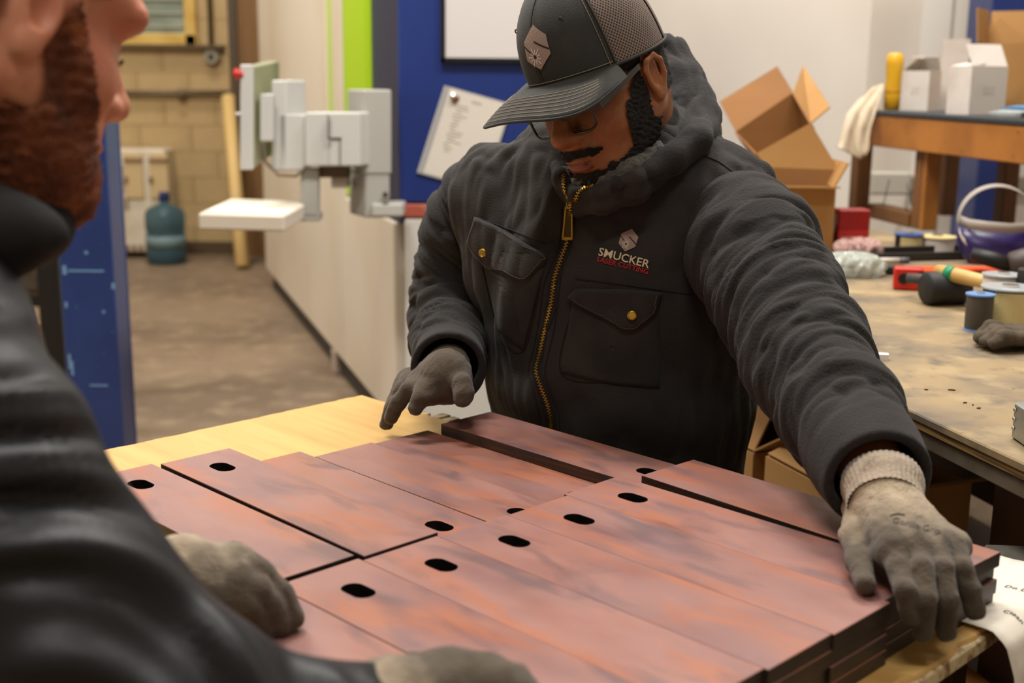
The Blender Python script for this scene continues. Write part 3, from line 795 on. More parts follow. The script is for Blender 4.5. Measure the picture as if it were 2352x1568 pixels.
for k, (u, v, z, rot, fl, lb) in TOP.items():
    plate(u, v, z, rot, fl, lb)
    lay = round((z - ZW) / TH) - 1
    for q in range(lay):
        zz = ZW + TH * (q + 1)
        name = {0: 'bottom', 1: 'second', 2: 'third'}[q]
        plate(u + rnd.uniform(-.003, .002), v + rnd.uniform(-.0008, .0008) if k != 'n5' else v - .014, zz, 0 if k != 'n5' else -.004, fl,
              'rusty steel plate in the %s layer of the stack, seen only by its dark edge' % name, 'buried plates of the %s layer' % name)
# ================================================================ STANDING MAN (cap, glasses, work vest)
V3 = lambda p: np.array([p[0], p[1], p[2]], dtype=float)
def cam_vec(x, y, toward):      # direction given as right / up / towards the viewer
    return C_R * x + C_U * y - C_F * toward
man = thing('person', 'bearded man in dark cap, glasses and black work vest placing steel plates', 'person', (at(1420, 1300, 2.05).x, at(1420, 1300, 2.05).y, 0))

m_canvas = mat('black_canvas', (34, 29, 26), .85, spots=[(6, (47, 41, 36), .45, .75, 5), (22, (28, 25, 24), .5, .75, 4), (3, (66, 58, 49), .60, .85, 4)], bump=(420, .35), sheen=.04)
m_knit = mat('black_knit', (31, 27, 25), .92, spots=[(10, (40, 35, 32), .5, .75, 4), (45, (28, 25, 24), .5, .7, 3)], bump=(300, .4), sheen=.05)
m_seamd = mat('seam_dark', (26, 23, 22), .9)
m_seaml = mat('seam_thread', (92, 84, 74), .9)
m_capst = mat('cap_thread_tan', (150, 138, 118), .8)
m_brass = mat('antique_brass', (204, 164, 70), .32, .85)

def fold_disp(V, N, pts, freq, amp, seed, slant=1.0, ring=1.0):
    """cloth folds around a limb: ridges that run round the limb, broken up along it"""
    P = np.array([V3(p) for p in pts]); seg = np.diff(P, axis=0); L = np.linalg.norm(seg, axis=1); cum = np.concatenate([[0], np.cumsum(L)])
    best = np.full(len(V), 9e9); s = np.zeros(len(V)); rad = np.zeros_like(V)
    for i in range(len(seg)):
        d = V - P[i]; t = np.clip(d @ seg[i] / L[i] ** 2, 0, 1); r = d - t[:, None] * seg[i]; q = (r ** 2).sum(1)
        m = q < best; best[m] = q[m]; s[m] = cum[i] + t[m] * L[i]; rad[m] = r[m]
    ax = P[-1] - P[0]; ax /= np.linalg.norm(ax); x = np.cross(ax, [0, 0, 1.0]); x /= np.linalg.norm(x); y = np.cross(ax, x)
    phi = np.arctan2(rad @ y, rad @ x)
    sl_ = slant * .020 * np.sin(phi + seed)
    disp = np.zeros(len(V))
    for k, (fm, ph, am) in enumerate(((1.0, .42, 1.0), (1.8, .75, .45))):
        E = np.stack([(s + sl_) * freq * fm * .5, np.cos(phi) * ph * ring, np.sin(phi) * ph * ring], 1)
        n_ = wnoise(E, 1.0, seed * 7 + k, 1)
        disp += am * (2.3 * np.abs(n_) ** .9 - 1.0)
    disp = np.clip(disp, -1.3, 1.4)
    return V + N * (amp * disp)[:, None], s, phi

# ---------------- vest / torso
fdir = np.array([-.42, -.90, -.06]); fdir /= np.linalg.norm(fdir)
TP = {'hip': at(1412, 1260, 2.08), 'belly': at(1416, 950, 1.97), 'mid': at(1420, 800, 1.945), 'chest': at(1418, 640, 1.90), 'upper': at(1405, 500, 1.865)}
shL, shR = at(1668, 468, 1.775), at(1125, 440, 1.94)
nk = at(1425, 400, 1.86)
f = Field((-.32, 1.55, .50), (.48, 2.35, 1.36), .006)
sq = (fdir, 1.42)
f.rc(TP['hip'], TP['belly'], .200, .205, .03, squash=sq)
f.rc(TP['belly'], TP['mid'], .205, .205, .05, squash=sq)
f.rc(TP['mid'], TP['chest'], .205, .200, .05, squash=sq)
f.rc(TP['chest'], TP['upper'], .200, .165, .05, squash=sq)
f.rc(shR, at(1330, 430, 1.87), .070, .095, .06)
f.rc(at(1330, 430, 1.87), at(1500, 430, 1.82), .095, .100, .06)
f.rc(at(1500, 430, 1.82), shL, .100, .078, .06)
f.rc(at(1415, 430, 1.88), at(1440, 330, 1.87), .095, .085, .05)
# soft belly / chest
f.el(at(1330, 640, 1.84), (.12, .10, .13), .08)
f.el(at(1560, 650, 1.82), (.12, .10, .13), .08)
f.el(at(1400, 900, 1.88), (.16, .12, .13), .08)
f.el(at(1175, 570, 1.935), (.075, .07, .12), .06)
f.plane_cut((0, 0, .56), (0, 0, -1))
V, Q = f.surface(3); N = vnormals(V, Q)
# long soft drapes running down the front, tighter gathers by the zip
zc = np.array([to_px(p)[:2] for p in V])
px_, py_ = zc[:, 0], zc[:, 1]
dr = 0.0045 * np.sin(px_ / 23.0 + py_ / 95.0 + 1.4 * np.sin(py_ / 120.0)) * np.exp(-((px_ - 1180) / 120) ** 2)
dr += 0.0035 * np.sin((px_ * .55 + py_ * .5) / 22.0 + np.sin(py_ / 60)) * np.exp(-((px_ - 1560) / 130) ** 2 - ((py_ - 470) / 110) ** 2)
dr += 0.0050 * np.sin((px_ * .30 + py_ * .9) / 34.0 + 1.2 * np.sin(px_ / 70)) * np.exp(-((py_ - 960) / 110) ** 2)
dr += 0.0042 * wnoise(V, 7.0, 11, 3) + 0.0038 * (2 * np.abs(wnoise(V * np.array([1.6, 1.6, .7]), 8.0, 15, 2)) - 1)
Vt = V + N * dr[:, None]; Qt = Q
vest = mesh_q('vest', Vt, Qt, m_canvas, man)
ST = Surf(Vt, Qt)

# ---------------- sleeves
def sleeve(name, pts, rs, h, seed, freq, amp, opening, lo_pad=.1):
    P = np.array([V3(p) for p in pts]); lo, hi = P.min(0) - lo_pad, P.max(0) + lo_pad
    f = Field(lo, hi, h)
    f.chain(pts, rs, .03)
    # turned hem at the wrist
    d = (P[-1] - P[-2]); d /= np.linalg.norm(d)
    f.rc(P[-1] - d * .040, P[-1] - d * .006, rs[-1] * 1.02 + .002, rs[-1] * 1.06 + .003, .006)
    f.plane_cut(P[-1] + d * .004, d)
    f.rc(P[-1] - d * opening, P[-1] + d * .08, rs[-1] * .86, rs[-1] * .94, .004, sub=True)
    V, Q = f.surface(2); N = vnormals(V, Q)
    Vd, s, phi = fold_disp(V, N, pts, freq, amp, seed)
    Lt = s.max(); wgt = np.clip((Lt - .045 - s) / .05, 0, 1)[:, None]
    Vd = V * (1 - wgt) + Vd * wgt
    o = mesh_q(name, Vd, Q, m_knit, man)
    return o, Surf(Vd, Q), (Vd, Q)
armL = [at(1655, 480, 1.80), at(1725, 570, 1.70), at(1790, 690, 1.61), at(1850, 815, 1.515), at(1925, 945, 1.415), at(1990, 1055, 1.325), at(2016, 1098, 1.288)]
rL = [.080, .084, .081, .073, .063, .055, .051]
slL, SL_, gL = sleeve('sleeve', armL, rL, .0038, 3, 44, .0042, .055)
armR = [at(1112, 450, 2.0), at(1062, 545, 2.04), at(1046, 640, 2.06), at(1040, 725, 2.05), at(1034, 790, 1.95), at(1030, 845, 1.80)]
rR = [.072, .068, .064, .064, .056, .050]
slR, SR_, gR = sleeve('sleeve', armR, rR, .0040, 8, 42, .0042, .05)
ST = Surf(np.concatenate([Vt, gR[0]]), np.concatenate([Qt, gR[1] + len(Vt)]))      # vest and right sleeve together, for the details laid on them

# ---------------- hood and collar
f = Field(at(1600, 560, 1.95) * 0 + Vector((-.02, 1.50, 1.12)), (.42, 2.12, 1.58), .0042)
ring = [at(1480, 128, 1.90), at(1532, 128, 1.90), at(1572, 190, 1.86), at(1586, 262, 1.82), at(1560, 335, 1.765), at(1490, 392, 1.71), at(1410, 425, 1.695)]
f.chain(ring, [.022, .028, .030, .030, .028, .024, .018], .015)
f.chain([at(1520, 165, 1.85), at(1546, 235, 1.82), at(1538, 305, 1.775), at(1480, 368, 1.735), at(1415, 405, 1.72)], [.014, .017, .018, .015, .012], .008)
f.chain([at(1545, 150, 1.97), at(1600, 235, 1.93), at(1612, 310, 1.88), at(1580, 390, 1.80)], [.026, .030, .030, .026], .015)
f.chain([at(1545, 125, 1.91), at(1592, 205, 1.87), at(1600, 290, 1.82), at(1540, 372, 1.745)], [.010, .012, .012, .010], .006)
fp = []
for (x_, y_, D0) in ((1600, 215, 1.83), (1622, 270, 1.80), (1600, 325, 1.75), (1545, 372, 1.71), (1480, 404, 1.68), (1420, 424, 1.67)):
    p_, n_ = ST.hit(x_, y_, .010); d0_ = 9 if p_ is None else (p_ - Vector(C_P)).dot(Vector(C_F)); fp.append(at(x_, y_, min(D0, d0_)))
f.chain(fp, [.020, .022, .022, .020, .016, .012], .010)
f.chain([at(1522, 190, 1.80), at(1530, 260, 1.765), at(1512, 325, 1.725), at(1455, 385, 1.69)], [.012, .016, .017, .014], .008)
f.chain([at(1552, 215, 1.84), at(1560, 290, 1.79), at(1520, 360, 1.735)], [.012, .014, .012], .006)
V, Q = f.surface(2); N = vnormals(V, Q)
V, _, _ = fold_disp(V, N, ring, 14, .0030, 21, 2.0, 1.6)
hood = mesh_q('hood', V, Q, m_knit, man)
SH = Surf(V, Q)
# stand-up collar with fleece lining
def ribbon(surf, pts, half, lift, name, m, parent, thick=.002):
    P = []
    for (x, y) in pts:
        p, n = surf.hit(x, y, lift)
        if p is None: continue
        P.append((p, n))
    mb = MB()
    A = []
    for i, (p, n) in enumerate(P):
        a = P[max(i - 1, 0)][0]; b = P[min(i + 1, len(P) - 1)][0]; d = (b - a).normalized(); sd_ = d.cross(n).normalized()
        A.append([p - sd_ * half, p + n * thick * .6, p + sd_ * half])
    mb.grid(A)
    return mb.build(name, m, parent, thick=thick)
def path(pts, n):
    P = [np.array(p, float) for p in pts]; out = []
    m = len(P) - 1
    for i in range(m):
        a, b, c, d = P[max(i - 1, 0)], P[i], P[i + 1], P[min(i + 2, m)]
        k = max(2, int(n / m))
        for j in range(k):
            t = j / k
            out.append(0.5 * ((2 * b) + (-a + c) * t + (2 * a - 5 * b + 4 * c - d) * t * t + (-a + 3 * b - 3 * c + d) * t ** 3))
    out.append(P[-1]); return out
def seam(surf, pts, name, m, parent, r=.0009, lift=.0002, n=24):
    P = []
    for q in path(pts, n):
        p, nn = surf.hit(q[0], q[1], lift)
        if p is not None and (not P or (p - P[-1]).length < .05): P.append(p)
    if len(P) > 2: return MB().tube(P, r, 6).build(name, m, parent, smooth=True)
cl = Field((-.06, 1.52, 1.14), (.30, 1.98, 1.50), .004)
cpts = [at(1268, 360, 1.79), at(1288, 408, 1.742), at(1322, 446, 1.715), at(1380, 440, 1.68), at(1460, 408, 1.665), at(1530, 352, 1.70)]
cl.chain(cpts, [.011, .011, .009, .010, .012, .013], .010)
cl.chain([p + Vector((.004, .012, -.02)) for p in cpts], [.012, .012, .011, .012, .014, .015], .014)
V, Q = cl.surface(2); N = vnormals(V, Q)
V = V + N * (0.0016 * wnoise(V, 26, 5, 2))[:, None]
mesh_q('collar', V, Q, m_canvas, man); SCo = Surf(V, Q)
m_fleece = mat('grey_fleece', (70, 66, 60), 1.0, spots=[(90, (104, 98, 88), .5, .7, 3), (60, (30, 28, 26), .5, .7, 2)], bump=(160, 1.0), sheen=.3)
lf = Field((-.02, 1.52, 1.16), (.28, 1.95, 1.50), .004)
lf.chain([at(1300, 395, 1.75), at(1340, 420, 1.72), at(1392, 418, 1.69), at(1450, 392, 1.675), at(1505, 350, 1.70)], [.010, .012, .014, .016, .016], .01)
V, Q = lf.surface(1); N = vnormals(V, Q); V = V + N * (0.003 * wnoise(V, 60, 6, 2))[:, None]
mesh_q('fleece_lining', V, Q, m_fleece, man)

# ---------------- vest details laid on the cloth
zipath = [(1312, 462), (1306, 545), (1290, 590), (1274, 640), (1266, 700), (1252, 760), (1241, 812), (1233, 852), (1244, 890), (1260, 935), (1267, 975), (1263, 1020), (1255, 1080)]
def zipper(surfs, pts, n, parent, name='zipper_teeth'):
    P = []
    for q in path(pts, n):
        hit = None
        for s in surfs:
            p, nn = s.hit(q[0], q[1], .0014)
            if p is not None and (hit is None or (p - Vector(C_P)).length < (hit[0] - Vector(C_P)).length): hit = (p, nn)
        if hit and (not P or (hit[0] - P[-1][0]).length < .03): P.append(hit)
    mb = MB()
    # walk the path at even steps, one tooth per step, alternating sides
    step = .0023; acc = 0; k = 0
    for i in range(len(P) - 1):
        a, b = P[i][0], P[i + 1][0]; L = (b - a).length
        if L < 1e-6: continue
        while acc < L:
            p = a.lerp(b, acc / L); d = (b - a).normalized(); n_ = P[i][1]; s_ = d.cross(n_).normalized()
            c = p + s_ * (.0011 if k % 2 else -.0011)
            R = Matrix((s_, d, n_)).transposed()
            mb.box(c, (.0036, .0014, .0022), R=R); acc += step; k += 1
        acc -= L
    o = mb.build(name, m_brass, parent); return P
zp = zipper([ST, SCo], zipath, 130, man)
zipper([ST, SCo, SH], [(1294, 402), (1297, 430), (1306, 460)], 14, man)
zipper([ST, SCo, SH], [(1362, 427), (1336, 436), (1320, 462)], 14, man)
ribbon(ST, [tuple(q) for q in path(zipath, 60)], .008, .0004, 'zipper_tape', m_seamd, man, .0008)
# slider and pull
sp, sn_ = ST.hit(1311, 470, .004); sd2 = (ST.hit(1307, 530, .004)[0] - sp).normalized(); ss = sd2.cross(sn_).normalized()
R_ = Matrix((ss, sd2, sn_)).transposed()
slid = MB().box(sp, (.011, .014, .006), R=R_).build('zipper_slider', m_brass, man, bevel=.0015)
pc = sp + sd2 * .030 + sn_ * .003
mbp = MB()
for s1_ in (-1, 1): mbp.slab([pc + ss * (s1_ * .0035) + sd2 * -.024, pc + ss * (s1_ * .0055) + sd2 * -.024, pc + ss * (s1_ * .0080) + sd2 * .022, pc + ss * (s1_ * .0058) + sd2 * .022], sn_ * .002)
mbp.slab([pc - ss * .008 + sd2 * .019, pc + ss * .008 + sd2 * .019, pc + ss * .008 + sd2 * .0225, pc - ss * .008 + sd2 * .0225], sn_ * .002)
mbp.slab([pc - ss * .005 - sd2 * .025, pc + ss * .005 - sd2 * .025, pc + ss * .005 - sd2 * .021, pc - ss * .005 - sd2 * .021], sn_ * .002)
mbp.build('zipper_pull', m_brass, slid)
MB().slab([pc - ss * .0058 + sd2 * -.02, pc + ss * .0058 + sd2 * -.02, pc + ss * .0065 + sd2 * .019, pc - ss * .0065 + sd2 * .019], sn_ * .001).build('pull_plate', mat('dark_brass', (88, 70, 38), .4, .8), slid)

def patch(surf, poly, lift, thick, name, m, parent, n=14):
    """cloth patch: pixel outline filled with a fine grid on the surface"""
    poly = np.array(poly, float); c = poly.mean(0); m_ = len(poly)
    rows = []
    bd = []
    for i in range(m_):
        for t in np.linspace(0, 1, 8, endpoint=False): bd.append(poly[i] * (1 - t) + poly[(i + 1) % m_] * t)
    bd = np.array(bd)
    for r in range(n + 1):
        w = 1 - r / n * .999; row = []
        for b in bd:
            q = c + (b - c) * w
            e = lift if r > 0 else lift * .35
            p, nn = surf.hit(q[0], q[1], e)
            row.append(p if p is not None else (rows[-1][len(row)] if rows else Vector((0, 0, 0))))
        row.append(row[0]); rows.append(row)
    mb = MB().grid(rows)
    bmesh.ops.remove_doubles(mb.bm, verts=mb.bm.verts[:], dist=1e-5)
    return mb.build(name, m, parent, smooth=True, thick=thick)
flapR = [(1094, 498), (1150, 524), (1256, 588), (1252, 600), (1216, 644), (1168, 628), (1112, 606), (1077, 556)]
flapL = [(1305, 682), (1322, 664), (1420, 664), (1519, 672), (1512, 702), (1492, 732), (1449, 757), (1392, 730), (1338, 704)]
patch(ST, [(1108, 590), (1248, 615), (1204, 803), (1146, 757)], .0022, .0022, 'pocket', m_canvas, man)
patch(ST, [(1318, 680), (1512, 690), (1514, 890), (1400, 880), (1288, 854)], .0024, .0022, 'pocket', m_canvas, man)
fr_ = patch(ST, flapR, .0070, .003, 'pocket_flap', m_canvas, man)
fl_ = patch(ST, flapL, .0070, .003, 'pocket_flap', m_canvas, man)
for (x, y, r, par) in ((1121, 579, .0064, fr_), (1450, 721, .0066, fl_)):
    p, n_ = ST.hit(x, y, .0092); n_ = (n_ + (Vector(C_P) - p).normalized() * 1.2).normalized()
    MB().lathe([(r, -.002), (r, .0012), (r * .8, .0022), (r * .72, .0016), (r * .3, .0018), (.0003, .0018)], p, 20, n_).build('snap_button', m_brass, par, smooth=False)
def inset(poly, k):
    c = np.array(poly, float).mean(0); return [tuple(c + (np.array(p) - c) * k) for p in poly]
for poly, par, lift in ((flapR, fr_, .0088), (flapL, fl_, .0088)):
    q = inset(poly, .90); seam(ST, q[1:] + q[:1] if poly is flapR else q[3:] + q[:1], 'stitching', m_seaml, par, .0004, lift, 40)
for pts in ([(1100, 500), (1256, 560)], [(1108, 612), (1146, 757), (1204, 803), (1248, 617)], [(1316, 704), (1288, 854), (1400, 880), (1512, 891)], [(1325, 640), (1420, 652), (1590, 676)],
            [(1330, 480), (1296, 590), (1285, 660), (1272, 760), (1252, 850), (1266, 900), (1284, 960), (1286, 1040)], [(1290, 480), (1284, 560), (1250, 650), (1240, 720), (1226, 800), (1214, 850), (1226, 900), (1240, 960), (1240, 1040)]):
    seam(ST, pts, 'stitching', m_seamd, man, .0010, .0004, 40)
# yoke and armhole seams
for pts in ([(1600, 352), (1650, 372), (1700, 410), (1735, 440)], [(1660, 520), (1640, 600), (1636, 700), (1650, 780)]):
    seam(ST, pts, 'stitching', m_seamd, man, .0012, .0006, 30)

# ---------------- embroidered emblem and lettering
m_emb = mat('taupe_embroidery', (150, 128, 118), .7, bump=(500, .3))
m_cre = mat('cream_thread', (216, 196, 162), .7, bump=(400, .3))
m_redt = mat('red_thread', (188, 34, 30), .7, bump=(400, .3))
def lay(surf, V, Fc, fn, lift, thick, name, m, parent):
    W = [];
    for v in V:
        q = fn(v); p, n_ = surf.hit(q[0], q[1], lift); W.append(p if p is not None else Vector((0, 0, 0)))
    o = MB().faces(W, Fc).build(name, m, parent, thick=thick); return o
# axes of the print in the photo: along the text line and up
tx = np.array([.969, .247]); tu = np.array([.247, -.969])
def text_on(surf, body, c, width, height, name, m, lift=.0012, bold=.0):
    Vt_, Ft_ = text_geo(body, 1.0, bold)
    xs = [v.x for v in Vt_]; ys = [v.y for v in Vt_]; x0, x1, y0, y1 = min(xs), max(xs), min(ys), max(ys)
    def fn(v):
        a = ((v.x - x0) / (x1 - x0) - .5) * width; b = ((v.y - y0) / (y1 - y0) - .5) * height
        return np.array(c) + tx * a + tu * b
    return lay(surf, Vt_, Ft_, fn, lift, .0006, name, m, vest)
text_on(ST, 'SMUCKER', (1434, 592), 119, 19, 'lettering', m_cre, bold=.010)
text_on(ST, 'LASER CUTTING', (1431, 609), 119, 11.5, 'lettering', m_redt, bold=.008)
def hexmark(to3d, name, m_body, m_dark, m_light, parent):
    """hexagonal two-piece mark with a cut line and a burst"""
    hexa = [(.0, 1.0), (.80, .46), (.80, -.40), (.0, -1.0), (-.80, -.46), (-.80, .40)]
    def build(polys, lift, nm, m, th):
        mb = MB()
        for poly in polys:
            pl = np.array(poly, float); c = pl.mean(0); nn = len(pl); sub_ = 6 if nn > 4 else 3
            bd = np.array([pl[i] * (1 - t) + pl[(i + 1) % nn] * t for i in range(nn) for t in np.linspace(0, 1, sub_, endpoint=False)])
            rows = []
            for w in np.linspace(1, .001, 6):
                row = [to3d(*(c + (b - c) * w), lift) for b in bd]; rows.append(row + [row[0]])
            mb.grid(rows)
        bmesh.ops.remove_doubles(mb.bm, verts=mb.bm.verts[:], dist=1e-6); return mb.build(nm, m, parent, thick=th)
    o = build([hexa], .0010, name, m_body, .0008)
    def line(a, b, w):
        a, b = np.array(a), np.array(b); d = (b - a) / np.linalg.norm(b - a); n_ = np.array([-d[1], d[0]]) * w
        return [tuple(a + n_), tuple(a - n_), tuple(b - n_), tuple(b + n_)]
    build([line((.80, -.18), (.0, .30), .035), line((-.80, .18), (-.12, -.34), .030)], .0017, name + '_cut', m_dark, .0004)
    st = []
    for k in range(11):
        a = 2 * math.pi * k / 11 + .2; r0, r1 = .12, .46 if k % 2 else .34
        st.append(line((-.12 + math.cos(a) * r0, -.38 + math.sin(a) * r0), (-.12 + math.cos(a) * r1, -.38 + math.sin(a) * r1), .030))
    build(st, .0018, name + '_burst', m_light, .0004)
    build([[(-.12 + .07 * math.cos(t), -.38 + .07 * math.sin(t)) for t in np.linspace(0, 6.28, 8, endpoint=False)]], .0019, name + '_centre', m_dark, .0004)
    return o
ec = np.array([1443.5, 551.5])
hexmark(lambda a, b, l: ST.hit(*(ec + (tx * a * 25 + np.array([.30, -.95]) * b * 27.5)), l)[0], 'chest_emblem', m_emb, m_seamd, m_cre, vest)

# ================= HEAD
psi, th = math.radians(48), math.radians(35)
h_f = cam_vec(-math.sin(psi) * math.cos(th), -math.sin(th), math.cos(psi) * math.cos(th))
h_l = cam_vec(math.cos(psi), 0, math.sin(psi))
h_u = cam_vec(-math.sin(psi) * math.sin(th), math.cos(th), math.cos(psi) * math.sin(th))
HC = V3(at(1489, 172, 1.665)) - h_l * .078
HMAT = np.stack([h_l, h_f, h_u], 1)
def HW(p): return HC + HMAT @ np.array(p, float)          # head space -> world
def HL(p): return HMAT.T @ (V3(p) - HC)
m_skin = mat('brown_skin', (154, 98, 62), .40, spots=[(14, (136, 82, 52), .45, .7, 3), (60, (164, 106, 68), .55, .75, 3)], bump=(260, .10), spec=.45)
m_hair = mat('black_hair', (24, 20, 18), .85, spots=[(300, (44, 38, 34), .55, .7, 2)], bump=(420, 1.0))
m_lip = mat('lip_brown_pink', (136, 76, 64), .4)
f = Field((-.098, -.118, -.20), (.098, .152, .125), .0022)
f.el((0, -.006, .030), (.076, .096, .092), .0)                       # skull
f.el((0, .034, -.030), (.064, .066, .085), .03)                      # face mass
f.el((0, .045, -.070), (.050, .052, .046), .03)                      # lower face
for s in (-1, 1):
    f.rc((s * .058, -.004, -.045), (s * .022, .082, -.098), .018, .020, .03)   # jaw
    f.el((s * .042, .062, -.022), (.026, .026, .030), .025)                    # cheek
    f.el((s * .034, .086, .038), (.030, .014, .010), .02)                      # brow
    f.el((s * .033, .104, .012), (.017, .014, .012), .012, sub=True)           # eye socket
    f.el((s * .032, .079, .011), (.014, .014, .0125), .004)                    # lid
    f.el((s * .0155, .109, -.026), (.0105, .013, .0095), .008)                 # nostril wing
    f.el((s * .008, .112, -.0345), (.0045, .006, .004), .003, sub=True)        # nostril
f.el((0, .090, -.106), (.024, .018, .018), .02)                      # chin
f.rc((0, .094, .022), (0, .122, -.018), .0095, .0125, .012)          # bridge
f.el((0, .1235, -.022), (.0135, .0125, .0115), .008)                 # tip
f.el((0, .096, -.052), (.028, .020, .026), .015)                     # muzzle
f.el((0, .1125, -.0605), (.022, .008, .0055), .004)                  # upper lip
f.el((0, .1115, -.0705), (.020, .0085, .0065), .004)                 # lower lip
f.rc((-.024, .113, -.0655), (.024, .113, -.0655), .0012, .0012, .002, sub=True)
neck_w = V3(at(1470, 420, 1.84)); 
f.chain([(0, -.030, -.03), tuple(HL(neck_w) * .5 + np.array((0, -.03, -.03)) * .5), tuple(HL(neck_w))], [.062, .060, .062], .03)
for s in (1, -1):                                                     # ears
    c = np.array((s * .078, -.006, -.003))
    Re = np.array(Matrix.Rotation(s * -.42, 3, 'Z') @ Matrix.Rotation(.16, 3, 'X'))
    f.el(c, (.0085, .018, .029), .006, R=Re)
    f.el(c + (s * .0075, .002, .002), (.0055, .009, .017), .004, R=Re, sub=True)
    f.chain([c + (s * .004, .013, .010), c + (s * .007, .007, .023), c + (s * .008, -.008, .025), c + (s * .009, -.017, .013), c + (s * .008, -.016, -.006), c + (s * .005, -.006, -.024)], [.0035, .004, .0042, .0042, .004, .005], .003)
    f.el(c + (s * .003, .001, -.027), (.006, .010, .010), .005)
Vl, Q = f.surface(1)
hv = HC + Vl @ HMAT.T
body = mesh_q('body', hv, Q, m_skin, man)
SHd = Surf(hv, Q)
Nl = vnormals(Vl, Q)
def sub_surface(mask, disp, name, m, parent, smooth=True):
    fm = mask[Q].all(1); q = Q[fm]; ids = np.unique(q); re = -np.ones(len(Vl), int); re[ids] = np.arange(len(ids))
    vv = Vl[ids] + Nl[ids] * disp[ids][:, None]
    return mesh_q(name, HC + vv @ HMAT.T, re[q], m, parent, smooth)
x, y, z = Vl[:, 0], Vl[:, 1], Vl[:, 2]
nz = wnoise(Vl, 40, 3, 2) * .004
zl = .020 - .80 * np.maximum(y - .012, 0) + nz
jaw = (z < zl) & (y > .004 + .25 * np.minimum(z + .02, 0) * -1 * 0) & (z > -.150) & (y > -.012 - .2 * (z + .05)) & (np.abs(x) < .0745)
lips = (np.abs(x) < .0235) & (z < -.0555) & (z > -.0785) & (y > .096)
chinface = (z > -.098) & (np.abs(x) < .030) & (y > .088)
cheek_clear = (y > .064) & (z > -.070 + nz - .25 * (y - .064)) & (np.abs(x) > .026)
beard = jaw & ~lips & ~cheek_clear & ~((np.abs(x) < .028) & (z > -.0795) & (y > .085))
zm = z + .0495 + 3.2 * x * x - nz * .5
must = ((x / .038) ** 2 + (zm / .0086) ** 2 < 1) & (y > .074)
side_m = (z < -.045) & (z > -.09) & (np.abs(x) > .024) & (np.abs(x) < .036) & (y > .075)
bm_ = beard | must
bd = np.where(bm_, .0030, 0) + .0022 * wnoise(Vl, 150, 8, 2)
sub_surface(bm_, np.maximum(bd, .0006), 'beard', m_hair, body)
sub_surface(lips & (np.abs(z + .0675) < .0085) & (np.abs(x) < .0195), np.full(len(Vl), .0006), 'lips', m_lip, body)
hairm = (z > .012 + .3 * np.maximum(y, 0)) & (y < .045) & (np.abs(x) < .0765) & (z < .09)
sub_surface(hairm | ((z > -.04) & (y < -.03)), np.full(len(Vl), .0022) + .001 * wnoise(Vl, 160, 9, 2), 'hair', m_hair, body)
for s in (-1, 1):
    MB().tube([HW((s * (.032 + .014 * t), .0925 - .004 * t * t, .0035 + .002 * t * t)) for t in np.linspace(-1, 1, 9)], .0010, 6).build('eyelashes', m_hair, body, smooth=True)

# glasses ---------------------------------------------------------
m_frame = mat('dark_tortoise_frame', (40, 34, 28), .22, coat=.4)
m_lens = mat('clear_lens', (235, 238, 235), .02, trans=1.0, ior=1.05)
gl = MB()
for s in (-1, 1):
    c = np.array((s * .0345, .113, -.0015)); pts = []
    for k in range(28):
        a = 2 * math.pi * k / 28; ca, sa = math.cos(a), math.sin(a)
        rx, rz = .0255, .0185; e = .62
        pts.append(HW(c + (rx * math.copysign(abs(ca) ** e, ca), -.004 * ca * ca + s * ca * -.003, rz * math.copysign(abs(sa) ** e, sa))))
    gl.tube(pts, .0019, 8, closed=True)
gl.tube([HW((-.0095, .113, .002)), HW((-.004, .117, .0055)), HW((.004, .117, .0055)), HW((.0095, .113, .002))], .0019, 8)
glo = gl.build('glasses', m_frame, man, smooth=True)
for s in (-1, 1):
    c = np.array((s * .0345, .113, -.0015))
    MB().faces([HW(c + (.0245 * math.copysign(abs(math.cos(a)) ** .62, math.cos(a)), -.0035, .0175 * math.copysign(abs(math.sin(a)) ** .62, math.sin(a)))) for a in np.linspace(0, 6.283, 28, endpoint=False)], [tuple(range(28))]).build('lens', m_lens, glo, thick=.0008)
    tp = [HW((s * .0595, .107, .008)), HW((s * .071, .101, .0095)), HW((s * .0775, .060, .014)), HW((s * .0805, .018, .019)), HW((s * .079, -.010, .019))]
    mbt = MB()
    W_ = [.0062, .0062, .0048, .0036, .0030]; up_ = Vector(h_u)
    P4 = []
    for i, p in enumerate(tp):
        p = Vector(p); o_ = Vector(h_l) * (s * .0013)
        P4.append([p + up_ * W_[i] + o_, p - up_ * W_[i] + o_, p - up_ * W_[i] - o_, p + up_ * W_[i] - o_, p + up_ * W_[i] + o_])
    mbt.grid(P4); mbt.build('temple_arm', m_frame, glo, thick=.0005)
    MB().lathe([(.0009, 0), (.0009, .0006), (.0002, .0007)], HW((s * .0605, .1095, .011)), 8, h_f).build('rivet', mat('silver_metal', (0, 0, 0)), glo)

